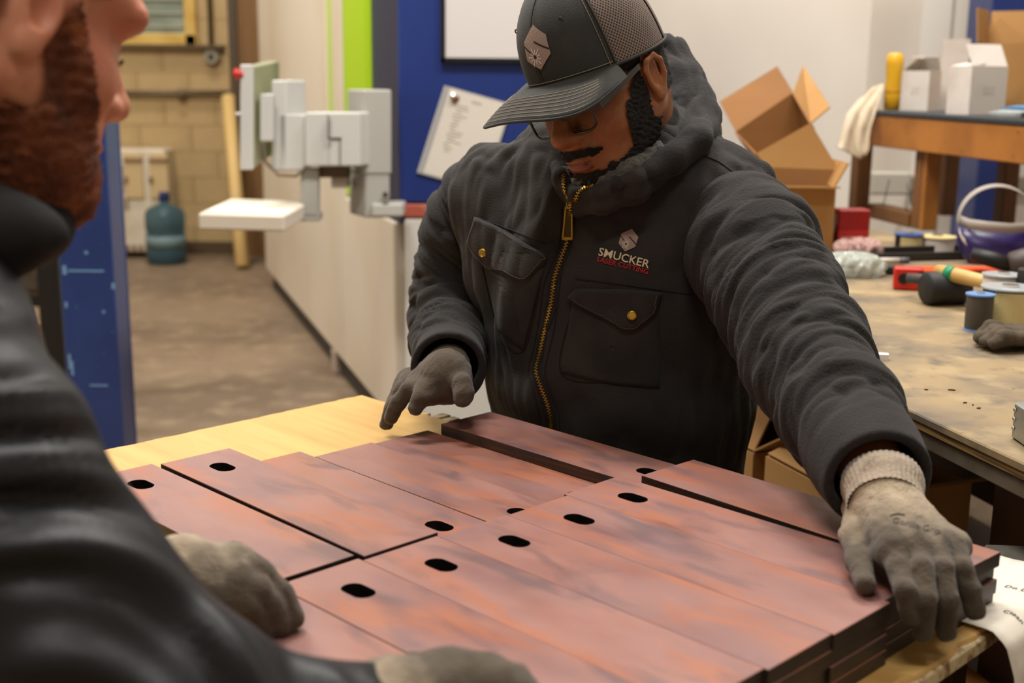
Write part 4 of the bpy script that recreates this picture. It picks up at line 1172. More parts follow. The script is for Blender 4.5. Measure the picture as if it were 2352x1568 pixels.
# cap ---------------------------------------------------------------
m_capb = mat('black_cap_twill', (44, 44, 41), .8, spots=[(20, (54, 54, 50), .5, .75, 4), (130, (96, 90, 80), .74, .8, 3)], bump=(600, .25), sheen=.08)
def cap_mesh_material():
    m = bpy.data.materials.new('taupe_cap_mesh'); m.use_nodes = True; N = m.node_tree.nodes; K = m.node_tree.links; b = N['Principled BSDF']
    b.inputs['Roughness'].default_value = .75
    uv = N.new('ShaderNodeUVMap'); mp = N.new('ShaderNodeMapping'); mp.inputs['Scale'].default_value = (270, 270, 1); mp.inputs['Rotation'].default_value = (0, 0, .785)
    K.new(uv.outputs[0], mp.inputs[0])
    v = N.new('ShaderNodeTexVoronoi'); v.voronoi_dimensions = '2D'; v.inputs['Randomness'].default_value = 0; v.inputs['Scale'].default_value = 1
    K.new(mp.outputs[0], v.inputs['Vector'])
    r = N.new('ShaderNodeMapRange'); r.inputs[1].default_value = .30; r.inputs[2].default_value = .42; K.new(v.outputs['Distance'], r.inputs[0])
    nzn = N.new('ShaderNodeTexNoise'); nzn.inputs['Scale'].default_value = 18; tc = N.new('ShaderNodeTexCoord'); K.new(tc.outputs['Object'], nzn.inputs['Vector'])
    c0 = N.new('ShaderNodeMix'); c0.data_type = 'RGBA'; c0.inputs[6].default_value = srgb(150, 130, 118); c0.inputs[7].default_value = srgb(122, 106, 96); K.new(nzn.outputs['Fac'], c0.inputs[0])
    mx = N.new('ShaderNodeMix'); mx.data_type = 'RGBA'; mx.inputs[6].default_value = srgb(52, 42, 36); K.new(r.outputs[0], mx.inputs[0]); K.new(c0.outputs[2], mx.inputs[7])
    K.new(mx.outputs[2], b.inputs['Base Color'])
    bp = N.new('ShaderNodeBump'); bp.inputs['Strength'].default_value = .5; bp.inputs['Distance'].default_value = .001; K.new(r.outputs[0], bp.inputs['Height']); K.new(bp.outputs[0], b.inputs['Normal'])
    return m
m_capm = cap_mesh_material()
def cap_rim(a):     # a: azimuth, 0 in front, + to the wearer's left
    z0 = .050 * (.5 + .5 * math.cos(a)) + .018 * (.5 - .5 * math.cos(a)) - .004 * math.sin(a) ** 2
    return z0
def cap_pt(a, t, off=0.0):
    zt = .170; z0 = cap_rim(a)
    prof = (1 - t ** 2.7) ** (1 / 2.1)
    fr = math.cos(a)
    b = .112 if fr > 0 else .106
    X = (.0875 + off) * math.sin(a) * prof; Y = -.004 + (b + off) * fr * prof
    tilt = .010 * t * (1 if fr > 0 else .4) * fr
    return np.array((X, Y - tilt * .6, z0 + (zt + off - z0) * (t ** 1.0)))
cap = thing('cap', None, None, (0, 0, 0)); cap.parent = man; cap.location = Vector(HW((0, 0, .05))) - man.location
def cap_panel(name, a0, a1, m, na, nt=22, t1=1.0):
    P = []; UVs = []
    for i in range(nt + 1):
        t = t1 * i / nt; t = min(t, .9995)
        row = []
        for j in range(na + 1):
            a = a0 + (a1 - a0) * j / na
            sm = 0.0012 * math.exp(-((j / na - .5) / .5) ** 2)      # panels swell slightly between their seams
            row.append((HW(cap_pt(a, t, sm)), (a * .10, t * .13)))
        P.append(row)
    Vv = [p for row in P for p, _ in row]; Uu = [u for row in P for _, u in row]; c = na + 1
    Fc = [(i * c + j, i * c + j + 1, (i + 1) * c + j + 1, (i + 1) * c + j) for i in range(nt) for j in range(na)]
    o = from_arrays(name, Vv, Fc, m, cap, True)
    uvl = o.data.uv_layers.new(name='UVMap')
    for lp in o.data.loops: uvl.data[lp.index].uv = Uu[lp.vertex_index]
    md = o.modifiers.new('thick', 'SOLIDIFY'); md.thickness = .0015; md.offset = -1
    return o
D2 = math.radians
cap_panel('front_panel', D2(-62), 0, m_capb, 16); cap_panel('front_panel', 0, D2(62), m_capb, 16)
cap_panel('mesh_panel', D2(62), D2(122), m_capm, 14); cap_panel('mesh_panel', D2(122), D2(180), m_capm, 14)
cap_panel('mesh_panel', D2(180), D2(240), m_capm, 14); cap_panel('mesh_panel', D2(240), D2(298), m_capm, 14)
for a in (-62, 0, 62, 122, 180, 238):
    MB().tube([HW(cap_pt(D2(a), t, .0012)) for t in np.linspace(0.01, .985, 22)], .0013 if abs(a) == 62 else .0009, 6).build('seam', m_capb if a in (0, -62, 62) else m_capm, cap, smooth=True)
for a in (58, -58):
    MB().tube([HW(cap_pt(D2(a), t, .0022)) for t in np.linspace(0.02, .97, 30)], .00045, 5).build('stitching', m_capst, cap)
MB().tube([HW(cap_pt(D2(a), .012, .0014)) for a in np.linspace(-180, 180, 60)], .0022, 6).build('rim_band', m_capb, cap, smooth=True)
MB().tube([HW(cap_pt(D2(a), .055, .0020)) for a in np.linspace(-60, 60, 30)], .0005, 5).build('stitching', m_capst, cap)
for a in (34, -34):
    p = HW(cap_pt(D2(a), .62, .0012)); MB().tube([p + .0028 * (math.cos(k) * h_l + math.sin(k) * h_u) for k in np.linspace(0, 6.283, 12, endpoint=False)], .0009, 6, closed=True).build('eyelet', m_capb, cap, smooth=True)
MB().lathe([(.007, -.001), (.006, .003), (.0005, .004)], HW((0, -.004, .170)), 12, h_u).build('top_button', m_capb, cap, smooth=True)
# emblem on the front
def cap_mark(a, b, l):
    return Vector(HW(cap_pt(a * .030 / .10 + .07, .43 + b * .225, .0012 + l)))
m_embc = mat('cap_patch_taupe', (166, 146, 138), .45, .25, bump=(300, .2))
hexmark(cap_mark, 'cap_emblem', m_embc, mat('patch_line_dark', (30, 27, 26), .6), mat('patch_light', (214, 204, 200), .4), cap)
# visor
VA, VT = 34, 12
def visor_pt(a, t, lift=0.0):
    """a in [-1,1] across, t 0 at the crown, 1 at the edge"""
    th_ = a * D2(61); base = cap_pt(th_, .0); ye = cap_pt(D2(61), .0)[1]
    sa, ca = math.sin(a * math.pi / 2), max(math.cos(a * math.pi / 2), 0.0)
    ox = (.087 if sa > 0 else .106) * math.copysign(abs(sa) ** .80, sa); oy = ye + (.186 - ye) * ca ** .42
    oz = cap_rim(th_) - .012 - .07 * ox
    X = base[0] + (ox - base[0]) * t; Y = base[1] + (oy - base[1]) * t
    fw2 = max(Y - ye, 0) / .15
    z_ = base[2] + (oz - base[2]) * t - .014 * (X / .09) ** 2 * fw2 + .004 * math.sin(math.pi * t)
    return HW((X, Y, z_ + lift))
vis = MB().grid([[visor_pt(a, t, .0015) for t in np.linspace(0, 1, VT)] for a in np.linspace(-1, 1, VA)]).build('visor', m_capb, cap, smooth=True, thick=.0034)
for k in range(7):
    t = .93 - k * .085
    MB().tube([visor_pt(a, t, .0036) for a in np.linspace(-.93 + .012 * k, .93 - .012 * k, 44)], .0006, 5).build('visor_stitching', m_capst, vis)
MB().tube([visor_pt(a, 1.0, .0015) for a in np.linspace(-1, 1, 60)], .0021, 6).build('visor_edge', m_capb, vis, smooth=True)
# ---------------- gloves of the standing man
m_glove = mat('grey_work_glove', (176, 158, 132), .9, spots=[(28, (146, 128, 104), .48, .72, 4), (70, (112, 98, 80), .62, .78, 3), (12, (194, 176, 148), .55, .75, 3)], bump=(380, .5), sheen=.15)
def coat_dirt(m, col):
    nt = m.node_tree; N = nt.nodes; K = nt.links; b = N['Principled BSDF']; src = b.inputs['Base Color'].links[0].from_socket
    at_ = N.new('ShaderNodeAttribute'); at_.attribute_name = 'grip_coat'
    nz_ = N.new('ShaderNodeTexNoise'); nz_.inputs['Scale'].default_value = 55; tc = N.new('ShaderNodeTexCoord'); K.new(tc.outputs['Object'], nz_.inputs['Vector'])
    d_ = N.new('ShaderNodeMix'); d_.data_type = 'RGBA'; d_.inputs[6].default_value = srgb(*col); d_.inputs[7].default_value = srgb(*[c * .66 for c in col]); K.new(nz_.outputs['Fac'], d_.inputs[0])
    x_ = N.new('ShaderNodeMix'); x_.data_type = 'RGBA'; K.new(at_.outputs['Fac'], x_.inputs[0]); K.new(src, x_.inputs[6]); K.new(d_.outputs[2], x_.inputs[7]); K.new(x_.outputs[2], b.inputs['Base Color'])
coat_dirt(m_glove, (86, 72, 54))
m_cuff = mat('knit_cuff', (164, 148, 128), .95, spots=[(60, (132, 116, 98), .5, .7, 3)], bump=(300, .5), sheen=.2)
m_mark = mat('glove_print_grey', (78, 72, 68), .9)
def zz(px, py, z): return V3(onZ(px, py, HP + z))
def glove(name, wrist, palm, fingers, thumb, parent, h=.0021, flat=None, fr=.0125, tr=.0135, grip=.30, seed=1, wr=.032):
    """wrist: points from cuff to hand; palm: list of (a, b, ra, rb); fingers: chains of points"""
    allp = np.array([p for c in [wrist] + fingers + [thumb] for p in c] + [q for a in palm for q in a[:2]])
    f = Field(allp.min(0) - .055, allp.max(0) + .055, h)
    for a, b, ra, rb in palm: f.rc(a, b, ra, rb, .014, squash=flat)
    f.chain(wrist, [wr, wr, wr][:len(wrist)], .018, squash=flat)
    body = f.d.copy()
    for c in fingers:
        f2 = f.d; f.d = np.full_like(f2, 9.0)
        n = len(c); rs = [fr * (1.06 - .16 * i / (n - 1)) for i in range(n)]
        f.chain(c, rs, .004)
        fd = f.d; f.d = f2
        # blend softly into the palm, keep the fingers apart from each other
        hh = np.clip(.5 + .5 * (fd - body) / .012, 0, 1); bl = fd * (1 - hh) + body * hh - .012 * hh * (1 - hh)
        f.d = np.minimum(f.d, bl)
    f.chain(thumb, [tr * 1.25, tr * 1.05, tr, tr * .92][:len(thumb)], .010)
    V, Q = f.surface(1); N = vnormals(V, Q)
    V = V + N * (0.0010 * wnoise(V, 42, seed, 2))[:, None]
    # fingers and palm are dipped in a dark grip coat
    tips = np.array([c[-1] for c in fingers] + [thumb[-1]]); cen = V[Q].mean(1)
    wq = np.array(wrist[0]); dw = np.linalg.norm(cen - wq, axis=1); dt = np.min(np.linalg.norm(cen[:, None] - tips[None], axis=2), axis=1)
    dwv = np.linalg.norm(V - wq, axis=1); dtv = np.min(np.linalg.norm(V[:, None] - tips[None], axis=2), axis=1)
    coat = np.clip((dwv / (dwv + dtv) + .07 * wnoise(V, 30, seed + 4, 3) - grip) / .30, 0, 1)
    o = mesh_q(name, V, Q, m_glove, parent, True)
    at_ = o.data.attributes.new('grip_coat', 'FLOAT', 'POINT'); at_.data.foreach_set('value', coat.astype(np.float32))
    return o, Surf(V, Q)
# left hand, pressing on the end of the plates
W0, W1 = V3(at(2021, 1095, 1.290)), V3(at(2030, 1140, 1.262))
i0, m0, r0_, p0_ = zz(2052, 1262, .036), zz(2108, 1256, .038), zz(2156, 1254, .036), zz(2192, 1252, .030)
fingers = [[zz(2044, 1250, .034), zz(2064, 1302, .029), zz(2078, 1356, .019), zz(2095, 1412, -.006)],
           [zz(2102, 1250, .036), zz(2118, 1308, .031), zz(2126, 1376, .012), zz(2120, 1450, -.026)],
           [zz(2148, 1250, .034), zz(2166, 1308, .029), zz(2176, 1376, .008), zz(2174, 1450, -.030)],
           [zz(2186, 1250, .030), zz(2208, 1306, .024), zz(2228, 1354, .007), zz(2240, 1402, -.014)]]
thumb = [zz(1970, 1172, .032), zz(1958, 1230, .024), zz(1972, 1290, .017), zz(1987, 1340, .0115)]
palm = [(W1, i0, .026, .0135), (W1, m0, .027, .0140), (W1, r0_, .026, .0138), (W1, p0_, .025, .0125), (zz(1985, 1165, .036), i0, .020, .0135), (i0, p0_, .0135, .0125)]
glL, SGL = glove('glove', [W0, W1], palm, fingers, thumb, man, seed=3, fr=.0108, tr=.0112, grip=.36, wr=.030)
glL['label'] = 'dirty grey glove pressing on the plate ends'
def cuff(c0, c1, r, name, parent, rolls=1, ribs=44):
    """ribbed knit cuff with a rolled rim"""
    c0, c1 = np.array(c0), np.array(c1); d = (c1 - c0) / np.linalg.norm(c1 - c0); x = np.cross(d, [0, 0, 1.]); x /= np.linalg.norm(x); y = np.cross(d, x)
    prof = [(r * .93, .016), (r * 1.0, -.004), (r * 1.07, -.006), (r * 1.09, .004), (r * 1.05, .013), (r * 1.0, .018), (r * .99, .030), (r * .985, np.linalg.norm(c1 - c0))]
    n = ribs * 4; V = []
    for rr, hh in prof:
        for k in range(n):
            a = 2 * math.pi * k / n; q = rr * (1 + .016 * math.cos(ribs * a)); V.append(c0 + d * hh + (x * math.cos(a) + y * math.sin(a)) * q)
    m = len(prof); Fc = [(i * n + k, i * n + (k + 1) % n, (i + 1) * n + (k + 1) % n, (i + 1) * n + k) for i in range(m - 1) for k in range(n)]
    return from_arrays(name, V, Fc, m_cuff, parent, True)
cuff(V3(at(2026, 1112, 1.278)), V3(at(2034, 1160, 1.252)), .0385, 'cuff', glL)
# bare wrist between sleeve and glove
fw_ = Field(V3(at(2016, 1080, 1.30)) - .09, V3(at(2016, 1080, 1.30)) + .09, .004)
fw_.rc(V3(at(1985, 1040, 1.34)), V3(at(2030, 1135, 1.265)), .036, .033)
V, Q = fw_.surface(1); mesh_q('wrist', V, Q, m_skin, body)
# printed mark on the back of the glove
def stamp(body_, c, w, hgt, rot, surf, parent):
    Vt_, Ft_ = text_geo(body_, 1.0, -.004)
    xs = [v.x for v in Vt_]; ys = [v.y for v in Vt_]; x0, x1, y0, y1 = min(xs), max(xs), min(ys), max(ys)
    ux = np.array([math.cos(rot), math.sin(rot)]); uy = np.array([math.sin(rot), -math.cos(rot)]); W = []
    for v in Vt_:
        q = np.array(c) + ux * (((v.x - x0) / (x1 - x0) - .5) * w) + uy * (((v.y - y0) / (y1 - y0) - .5) * hgt)
        p, n_ = surf.hit(q[0], q[1], .0006); W.append(p if p is not None else Vector((0, 0, 0)))
    MB().faces(W, Ft_).build('print', m_mark, parent, thick=.0002)
stamp('Gorilla Grip', (2105, 1209), 112, 18, .24, SGL, glL)
seam(SGL, [(2045, 1184), (2060, 1180), (2078, 1182)], 'print', m_mark, glL, .0007, .0003, 12)

# right hand, hovering over the table
Wr0, Wr1 = V3(at(1030, 838, 1.815)), V3(at(1022, 868, 1.775))
iR, mR, rR_, pR = V3(at(985, 898, 1.755)), V3(at(962, 888, 1.790)), V3(at(948, 880, 1.825)), V3(at(940, 874, 1.858))
fing = [[iR, V3(at(966, 912, 1.735)), V3(at(954, 938, 1.735))],
        [mR, V3(at(938, 895, 1.765)), V3(at(914, 925, 1.770)), V3(at(898, 958, 1.780))],
        [rR_, V3(at(925, 895, 1.810)), V3(at(902, 935, 1.815)), V3(at(888, 972, 1.825))],
        [pR, V3(at(922, 890, 1.850)), V3(at(905, 925, 1.860)), V3(at(896, 955, 1.868))]]
thR = [V3(at(1048, 862, 1.765)), V3(at(1062, 882, 1.735)), V3(at(1065, 905, 1.725)), V3(at(1062, 918, 1.722))]
palmR = [(Wr1, iR, .032, .018), (Wr1, mR, .032, .019), (Wr1, rR_, .031, .018), (Wr1, pR, .029, .016), (iR, pR, .017, .015)]
glR, SGR = glove('glove', [Wr0, Wr1], palmR, fing, thR, man, fr=.0122, tr=.0125, seed=5, grip=.02)
# ================================================================ MAN IN THE FOREGROUND (left, seen from behind his shoulder)
m_soft = mat('black_softshell', (24, 25, 28), .50, spots=[(8, (30, 31, 34), .45, .7, 3)], bump=(300, .12), spec=.5)
m_soft2 = mat('black_collar', (14, 13, 13), .8)
man2 = thing('person', 'man with ginger beard and black jacket leaning in at the left', 'person', (at(-350, 1400, 1.0).x, at(-350, 1400, 1.0).y, 0))
a2, t2, r2 = math.radians(36.3), math.radians(14.2), math.radians(10)
g_f = cam_vec(math.cos(t2) * math.sin(a2), -math.sin(t2), -math.cos(t2) * math.cos(a2))
_l = cam_vec(-math.cos(a2), 0, -math.sin(a2))
_u = cam_vec(math.sin(t2) * math.sin(a2), math.cos(t2), -math.sin(t2) * math.cos(a2))
g_l = _l * math.cos(r2) + _u * math.sin(r2); g_u = -_l * math.sin(r2) + _u * math.cos(r2)
GC = V3(at(-32, 37, .926))
GM = np.stack([g_l, g_f, g_u], 1)
def GW(p): return GC + GM @ np.array(p, float)
def GL(p): return GM.T @ (V3(p) - GC)
m_skin2 = mat('fair_skin', (206, 138, 106), .5, spots=[(16, (192, 116, 88), .45, .7, 3), (40, (216, 150, 118), .55, .75, 3)], bump=(200, .06))
m_ging = mat('ginger_beard', (112, 58, 28), .8, spots=[(40, (84, 40, 18), .45, .65, 3), (24, (146, 82, 44), .58, .75, 3)], bump=(260, 1.0))
m_brn = mat('brown_hair', (66, 42, 26), .8, spots=[(60, (44, 28, 18), .45, .65, 3)], bump=(300, 1.0))
f = Field((-.098, -.118, -.21), (.098, .152, .125), .0030)
f.el((0, -.006, .030), (.076, .096, .092), .0)
f.el((0, .034, -.030), (.064, .066, .085), .03)
f.el((0, .045, -.070), (.050, .052, .046), .03)
f.el((0, .040, .058), (.064, .054, .046), .03)
for s in (-1, 1):
    f.rc((s * .058, -.004, -.045), (s * .022, .082, -.098), .018, .020, .03)
    f.el((s * .042, .062, -.022), (.026, .028, .030), .025)
    f.el((s * .034, .084, .040), (.032, .016, .014), .02)
    f.el((s * .033, .106, .012), (.017, .014, .011), .012, sub=True)
    f.el((s * .032, .079, .011), (.014, .014, .0125), .004)
    f.el((s * .0155, .109, -.026), (.0105, .013, .0095), .008)
    c = np.array((s * .078, -.006, .003)); Re = np.array(Matrix.Rotation(s * -.42, 3, 'Z'))
    f.el(c, (.0085, .019, .033), .006, R=Re); f.el(c + (s * .007, .003, .004), (.007, .010, .019), .004, R=Re, sub=True)
    f.el(c + (s * .003, .001, -.027), (.007, .011, .012), .005)
f.el((0, .090, -.106), (.024, .018, .018), .02)
f.rc((0, .094, .022), (0, .122, -.018), .0095, .0125, .012); f.el((0, .1235, -.022), (.0135, .0125, .0115), .008)
f.el((0, .096, -.052), (.028, .020, .026), .015); f.el((0, .1125, -.0605), (.022, .008, .0055), .004); f.el((0, .1115, -.0705), (.020, .0085, .0065), .004)
nk2 = GL(at(-90, 520, .96))
f.chain([(0, -.030, -.03), tuple(nk2)], [.062, .050], .03)
V2, Q2 = f.surface(1); N2 = vnormals(V2, Q2)
body2 = mesh_q('body', GC + V2 @ GM.T, Q2, m_skin2, man2)
def sub2(mask, disp, name, m):
    fm = mask[Q2].all(1); q = Q2[fm]; ids = np.unique(q); re = -np.ones(len(V2), int); re[ids] = np.arange(len(ids))
    return mesh_q(name, GC + (V2[ids] + N2[ids] * disp[ids][:, None]) @ GM.T, re[q], m, body2)
x, y, z = V2.T; nz = wnoise(V2, 40, 3, 2) * .004
bd2 = (z < .034 - .4 * np.maximum(y - .006, 0) - 1.15 * np.maximum(y - .030, 0) + nz) & (y > -.006) & (np.abs(x) < .0735) & (z > -.15) & ~((np.abs(x) < .024) & (z > -.0785) & (z < -.0555) & (y > .096)) & ~((np.abs(x) < .036) & (z > -.043) & (y > .08))
sub2(bd2, np.where(bd2, .004 + .012 * np.clip((-.05 - z) / .06, 0, 1), 0) + .0025 * wnoise(V2, 90, 8, 2), 'beard', m_ging)
hr2 = ((z > .028 + .15 * np.maximum(y, 0)) & (y < .052) & (np.abs(x) < .0745)) | ((z > -.04) & (y < -.028)) | (z > .10)
sub2(hr2 & ~((y > .05) & (z < .085)), np.full(len(V2), .006) + .003 * wnoise(V2, 90, 9, 2), 'hair', m_brn)
for s in (-1, 1):
    MB().tube([GW((s * (.032 + .014 * t), .0945 - .004 * t * t, .004 + .002 * t * t)) for t in np.linspace(-1, 1, 7)], .0015, 6).build('eyelashes', m_brn, body2, smooth=True)
    MB().tube([GW((s * (.032 + .016 * t), .100 - .006 * t * t, .038 - .004 * t * t)) for t in np.linspace(-1, 1, 7)], .0035, 6).build('eyebrow', m_brn, body2, smooth=True)
# jacket: collar, torso and right sleeve in one surface, big glossy folds
f = Field(V3(at(-420, 1500, .95)) * 0 + np.array((-.78, .50, .62)), (-.02, 1.25, 1.42), .006)
f.rc(at(-300, 470, 1.05), at(-380, 900, 1.05), .10, .15, .06)
f.rc(at(-380, 900, 1.05), at(-420, 1500, 1.08), .16, .19, .06)
armF = [at(-300, 790, .86), at(-79, 1059, .80), at(110, 1346, .80), at(216, 1483, .80), at(432, 1606, .80)]
f.chain(armF, [.098, .075, .070, .066, .056], .03)
f.chain([at(432, 1606, .80), at(640, 1690, .82), at(850, 1660, .86)], [.056, .050, .042], .02)
f.rc(at(-300, 790, .86), at(-420, 720, .98), .095, .10, .05)
V, Q = f.surface(3); N = vnormals(V, Q)
# long rounded folds that sweep diagonally down the arm
P_ = np.array([to_px(p)[:2] for p in V]); q_ = (P_[:, 0] * -.42 + P_[:, 1] * .91) / 118.0 + .9 * np.sin(P_[:, 0] / 210.0) + .5 * np.sin(P_[:, 1] / 160.0)
vd = C_P - V; vd /= np.linalg.norm(vd, axis=1, keepdims=True)
w_ = np.clip((P_[:, 1] - 640) / 120, 0, 1) * np.clip((np.abs((N * vd).sum(1)) - .15) / .5, 0, 1)
V = V + N * (w_ * (.0070 * np.sin(2 * np.pi * q_ * .62) + .0030 * np.sin(2 * np.pi * q_ * 1.37 + 1.1)) + .0022 * wnoise(V, 9, 4, 2))[:, None]
mesh_q('jacket', V, Q, m_soft, man2)
f = Field(V3(at(-300, 640, .95)) - .10, V3(at(140, 440, .92)) + .09, .005)
colpts = [at(-280, 480, .95), at(-120, 525, .90), at(0, 538, .885), at(80, 535, .885), at(130, 535, .89)]
f.chain(colpts, [.055, .043, .031, .017, .006], .02)
f.chain([p + Vector((0, .07, 0)) for p in colpts[:3]], [.055, .042, .028], .04)
V, Q = f.surface(2); mesh_q('collar', V, Q, m_soft2, man2)
# trousers so that he stands on the floor
def legs(parent, c, ang_, z1, m, m_boot, spread=.11, r=.085):
    d = Vector((math.cos(ang_), math.sin(ang_), 0)); fwd = Vector((-d.y, d.x, 0)); c = Vector((c.x, c.y, 0)); mn = c - Vector((.3, .3, 0)); mx_ = c + Vector((.3, .3, 0))
    f = Field((mn.x, mn.y, .04), (mx_.x, mx_.y, z1 + .08), .010)
    f.rc(c + d * -.08 + Vector((0, 0, z1 - .06)), c + d * .08 + Vector((0, 0, z1 - .06)), .12, .12, .03)
    for s in (-1, 1):
        f.chain([c + d * (s * .09) + Vector((0, 0, z1 - .12)), c + d * (s * spread) + fwd * .02 + Vector((0, 0, z1 * .5)), c + d * (s * spread * 1.1) + Vector((0, 0, .09))], [r * 1.15, r * .85, r * .72], .04)
    V, Q = f.surface(2); N = vnormals(V, Q); V = V + N * (.005 * wnoise(V, 6, 9, 3))[:, None]
    mesh_q('trousers', V, Q, m, parent)
    for s in (-1, 1):
        p = c + d * (s * spread * 1.1)
        f = Field((p.x - .2, p.y - .2, -.005), (p.x + .2, p.y + .2, .2), .007)
        f.rc(p + Vector((0, 0, .14)), p + Vector((0, 0, .06)), .052, .05, .02); f.rc(p - fwd * .03 + Vector((0, 0, .045)), p + fwd * .15 + Vector((0, 0, .038)), .046, .038, .03)
        f.plane_cut((p.x, p.y, .004), (0, 0, -1))
        V, Q = f.surface(1); mesh_q('boot', V, Q, m_boot, parent)
m_jean = mat('dark_work_trousers', (44, 42, 44), .85, bump=(300, .3)); m_boot = mat('brown_boot', (66, 46, 32), .6)
legs(man2, at(-400, 1500, 1.08), math.radians(-60), .74, m_jean, m_boot)
legs(man, at(1412, 1260, 2.08), math.radians(156), .66, m_jean, m_boot)

# his gloves
m_gl2 = m_glove
wl0, wl1 = zz(300, 1360, .040), zz(415, 1330, .052)
L_i, L_m, L_r, L_p = zz(535, 1300, .058), zz(528, 1330, .054), zz(515, 1362, .046), zz(500, 1392, .036)
fL = [[L_i, zz(595, 1318, .052), zz(640, 1362, .034), zz(672, 1418, .012)],
      [L_m, zz(588, 1352, .046), zz(622, 1392, .028), zz(645, 1430, .011)],
      [L_r, zz(565, 1388, .036), zz(592, 1418, .020), zz(605, 1440, .010)],
      [L_p, zz(540, 1415, .026), zz(556, 1435, .014), zz(560, 1446, .010)]]
tL = [zz(450, 1352, .036), zz(455, 1400, .024), zz(478, 1438, .014), zz(510, 1462, .0125)]
pL = [(wl1, L_i, .030, .018), (wl1, L_m, .030, .018), (wl1, L_r, .030, .017), (wl1, L_p, .028, .015), (L_i, L_p, .017, .014)]
g2, _ = glove('glove', [wl0, wl1], pL, fL, tL, man2, h=.0026, seed=7, grip=.36)
fs = Field(V3(at(300, 1330, 1.1)) - .26, V3(at(300, 1330, 1.1)) + .18, .006)
fs.chain([zz(300, 1362, .040), V3(at(120, 1390, 1.12)), V3(at(-100, 1380, 1.16))], [.042, .052, .060], .02)
V, Q = fs.surface(2); N = vnormals(V, Q); V, _, _ = fold_disp(V, N, [zz(300, 1362, .040), V3(at(-100, 1380, 1.16))], 16, .004, 9)
mesh_q('sleeve', V, Q, m_soft, man2)
wr0, wr1 = V3(at(830, 1665, .85)), V3(at(900, 1630, .872))
R_i, R_m, R_r, R_p = zz(1030, 1556, .046), zz(1085, 1560, .046), zz(1135, 1572, .044), zz(1165, 1600, .038)
fR = [[R_i, zz(1068, 1540, .044), zz(1098, 1545, .030), zz(1110, 1560, .014)],
      [R_m, zz(1135, 1550, .044), zz(1162, 1562, .028), zz(1170, 1580, .013)],
      [R_r, zz(1185, 1572, .040), zz(1205, 1588, .024), zz(1210, 1605, .012)],
      [R_p, zz(1205, 1605, .032), zz(1222, 1622, .018), zz(1225, 1640, .011)]]
tR = [zz(925, 1580, .040), zz(960, 1545, .036), zz(1000, 1535, .026), zz(1028, 1540, .014)]
pR2 = [(wr1, R_i, .030, .018), (wr1, R_m, .030, .018), (wr1, R_r, .030, .017), (wr1, R_p, .028, .015), (R_i, R_p, .017, .014)]
g3, _ = glove('glove', [wr0, wr1], pR2, fR, tR, man2, h=.0026, seed=9, grip=.10)
# ================================================================ WORKBENCH ON THE RIGHT
ZB = HP + .03
e1, e2 = onZ(2043, 920, ZB), onZ(2352, 1064, ZB)
bd_ = (e1 - e2).normalized(); bn = Vector((bd_.y, -bd_.x, 0))          # along the bench (away), to the right
bo = e2 - bd_ * .35                                                     # near left corner of the top
BL, BWD = 2.75, 1.05
def BP(a, b, z): return bo + bd_ * a + bn * b + Vector((0, 0, z - ZB))
def bbox(name, a0, a1, b0, b1, z0, z1, m, parent, bevel=.003):
    return MB().hexa([BP(a0, b0, z0), BP(a1, b0, z0), BP(a1, b1, z0), BP(a0, b1, z0), BP(a0, b0, z1), BP(a1, b0, z1), BP(a1, b1, z1), BP(a0, b1, z1)]).build(name, m, parent, bevel=bevel)
m_btop = mat('stained_plywood', (152, 130, 94), .6, spots=[(7, (124, 108, 86), .40, .62, 8), (16, (100, 90, 76), .52, .72, 8), (11, (172, 152, 112), .52, .75, 8), (3, (112, 100, 84), .55, .75, 6), (45, (92, 66, 36), .70, .78, 3)], bump=(60, .12))
m_bedge = mat('ply_edge', (150, 118, 72), .7, spots=[(8, (96, 74, 46), .45, .6, 2, (1, 1, 30))])
m_bdark = mat('dark_bench_wood', (78, 50, 26), .65, spots=[(3, (58, 36, 18), .4, .6, 3)])
bn_ = thing('workbench', 'long worn plywood workbench with dark timber base at the right', 'workbench', BP(BL / 2, BWD / 2, 0))
bbox('top', 0, BL, 0, BWD, ZB - .012, ZB, m_btop, bn_, .002)
bbox('edge_ply', .0, BL, .002, BWD, ZB - .022, ZB - .013, m_bedge, bn_, .001)
bbox('sub_top', .0, BL, .005, BWD, ZB - .046, ZB - .023, mat('grey_edge_wood', (112, 100, 84), .7, spots=[(10, (80, 70, 58), .45, .65, 3)]), bn_, .002)
for a in (.06, 1.85, BL - .14):
    for b in (.10, BWD - .14): bbox('leg', a, a + .09, b, b + .09, 0, ZB - .046, m_bdark, bn_, .004)
bbox('apron', .0, BL - .02, .60, .64, ZB - .40, ZB - .046, m_bdark, bn_)
bbox('cabinet_side', .16, .72, .24, .27, .29, ZB - .047, m_bdark, bn_)
bbox('lower_shelf', .04, BL - .04, .06, BWD - .06, .26, .285, m_bdark, bn_)
bbox('shelf_plank', .2, .80, .02, .22, .46, .485, mat('orange_plank', (150, 96, 40), .6), bn_)
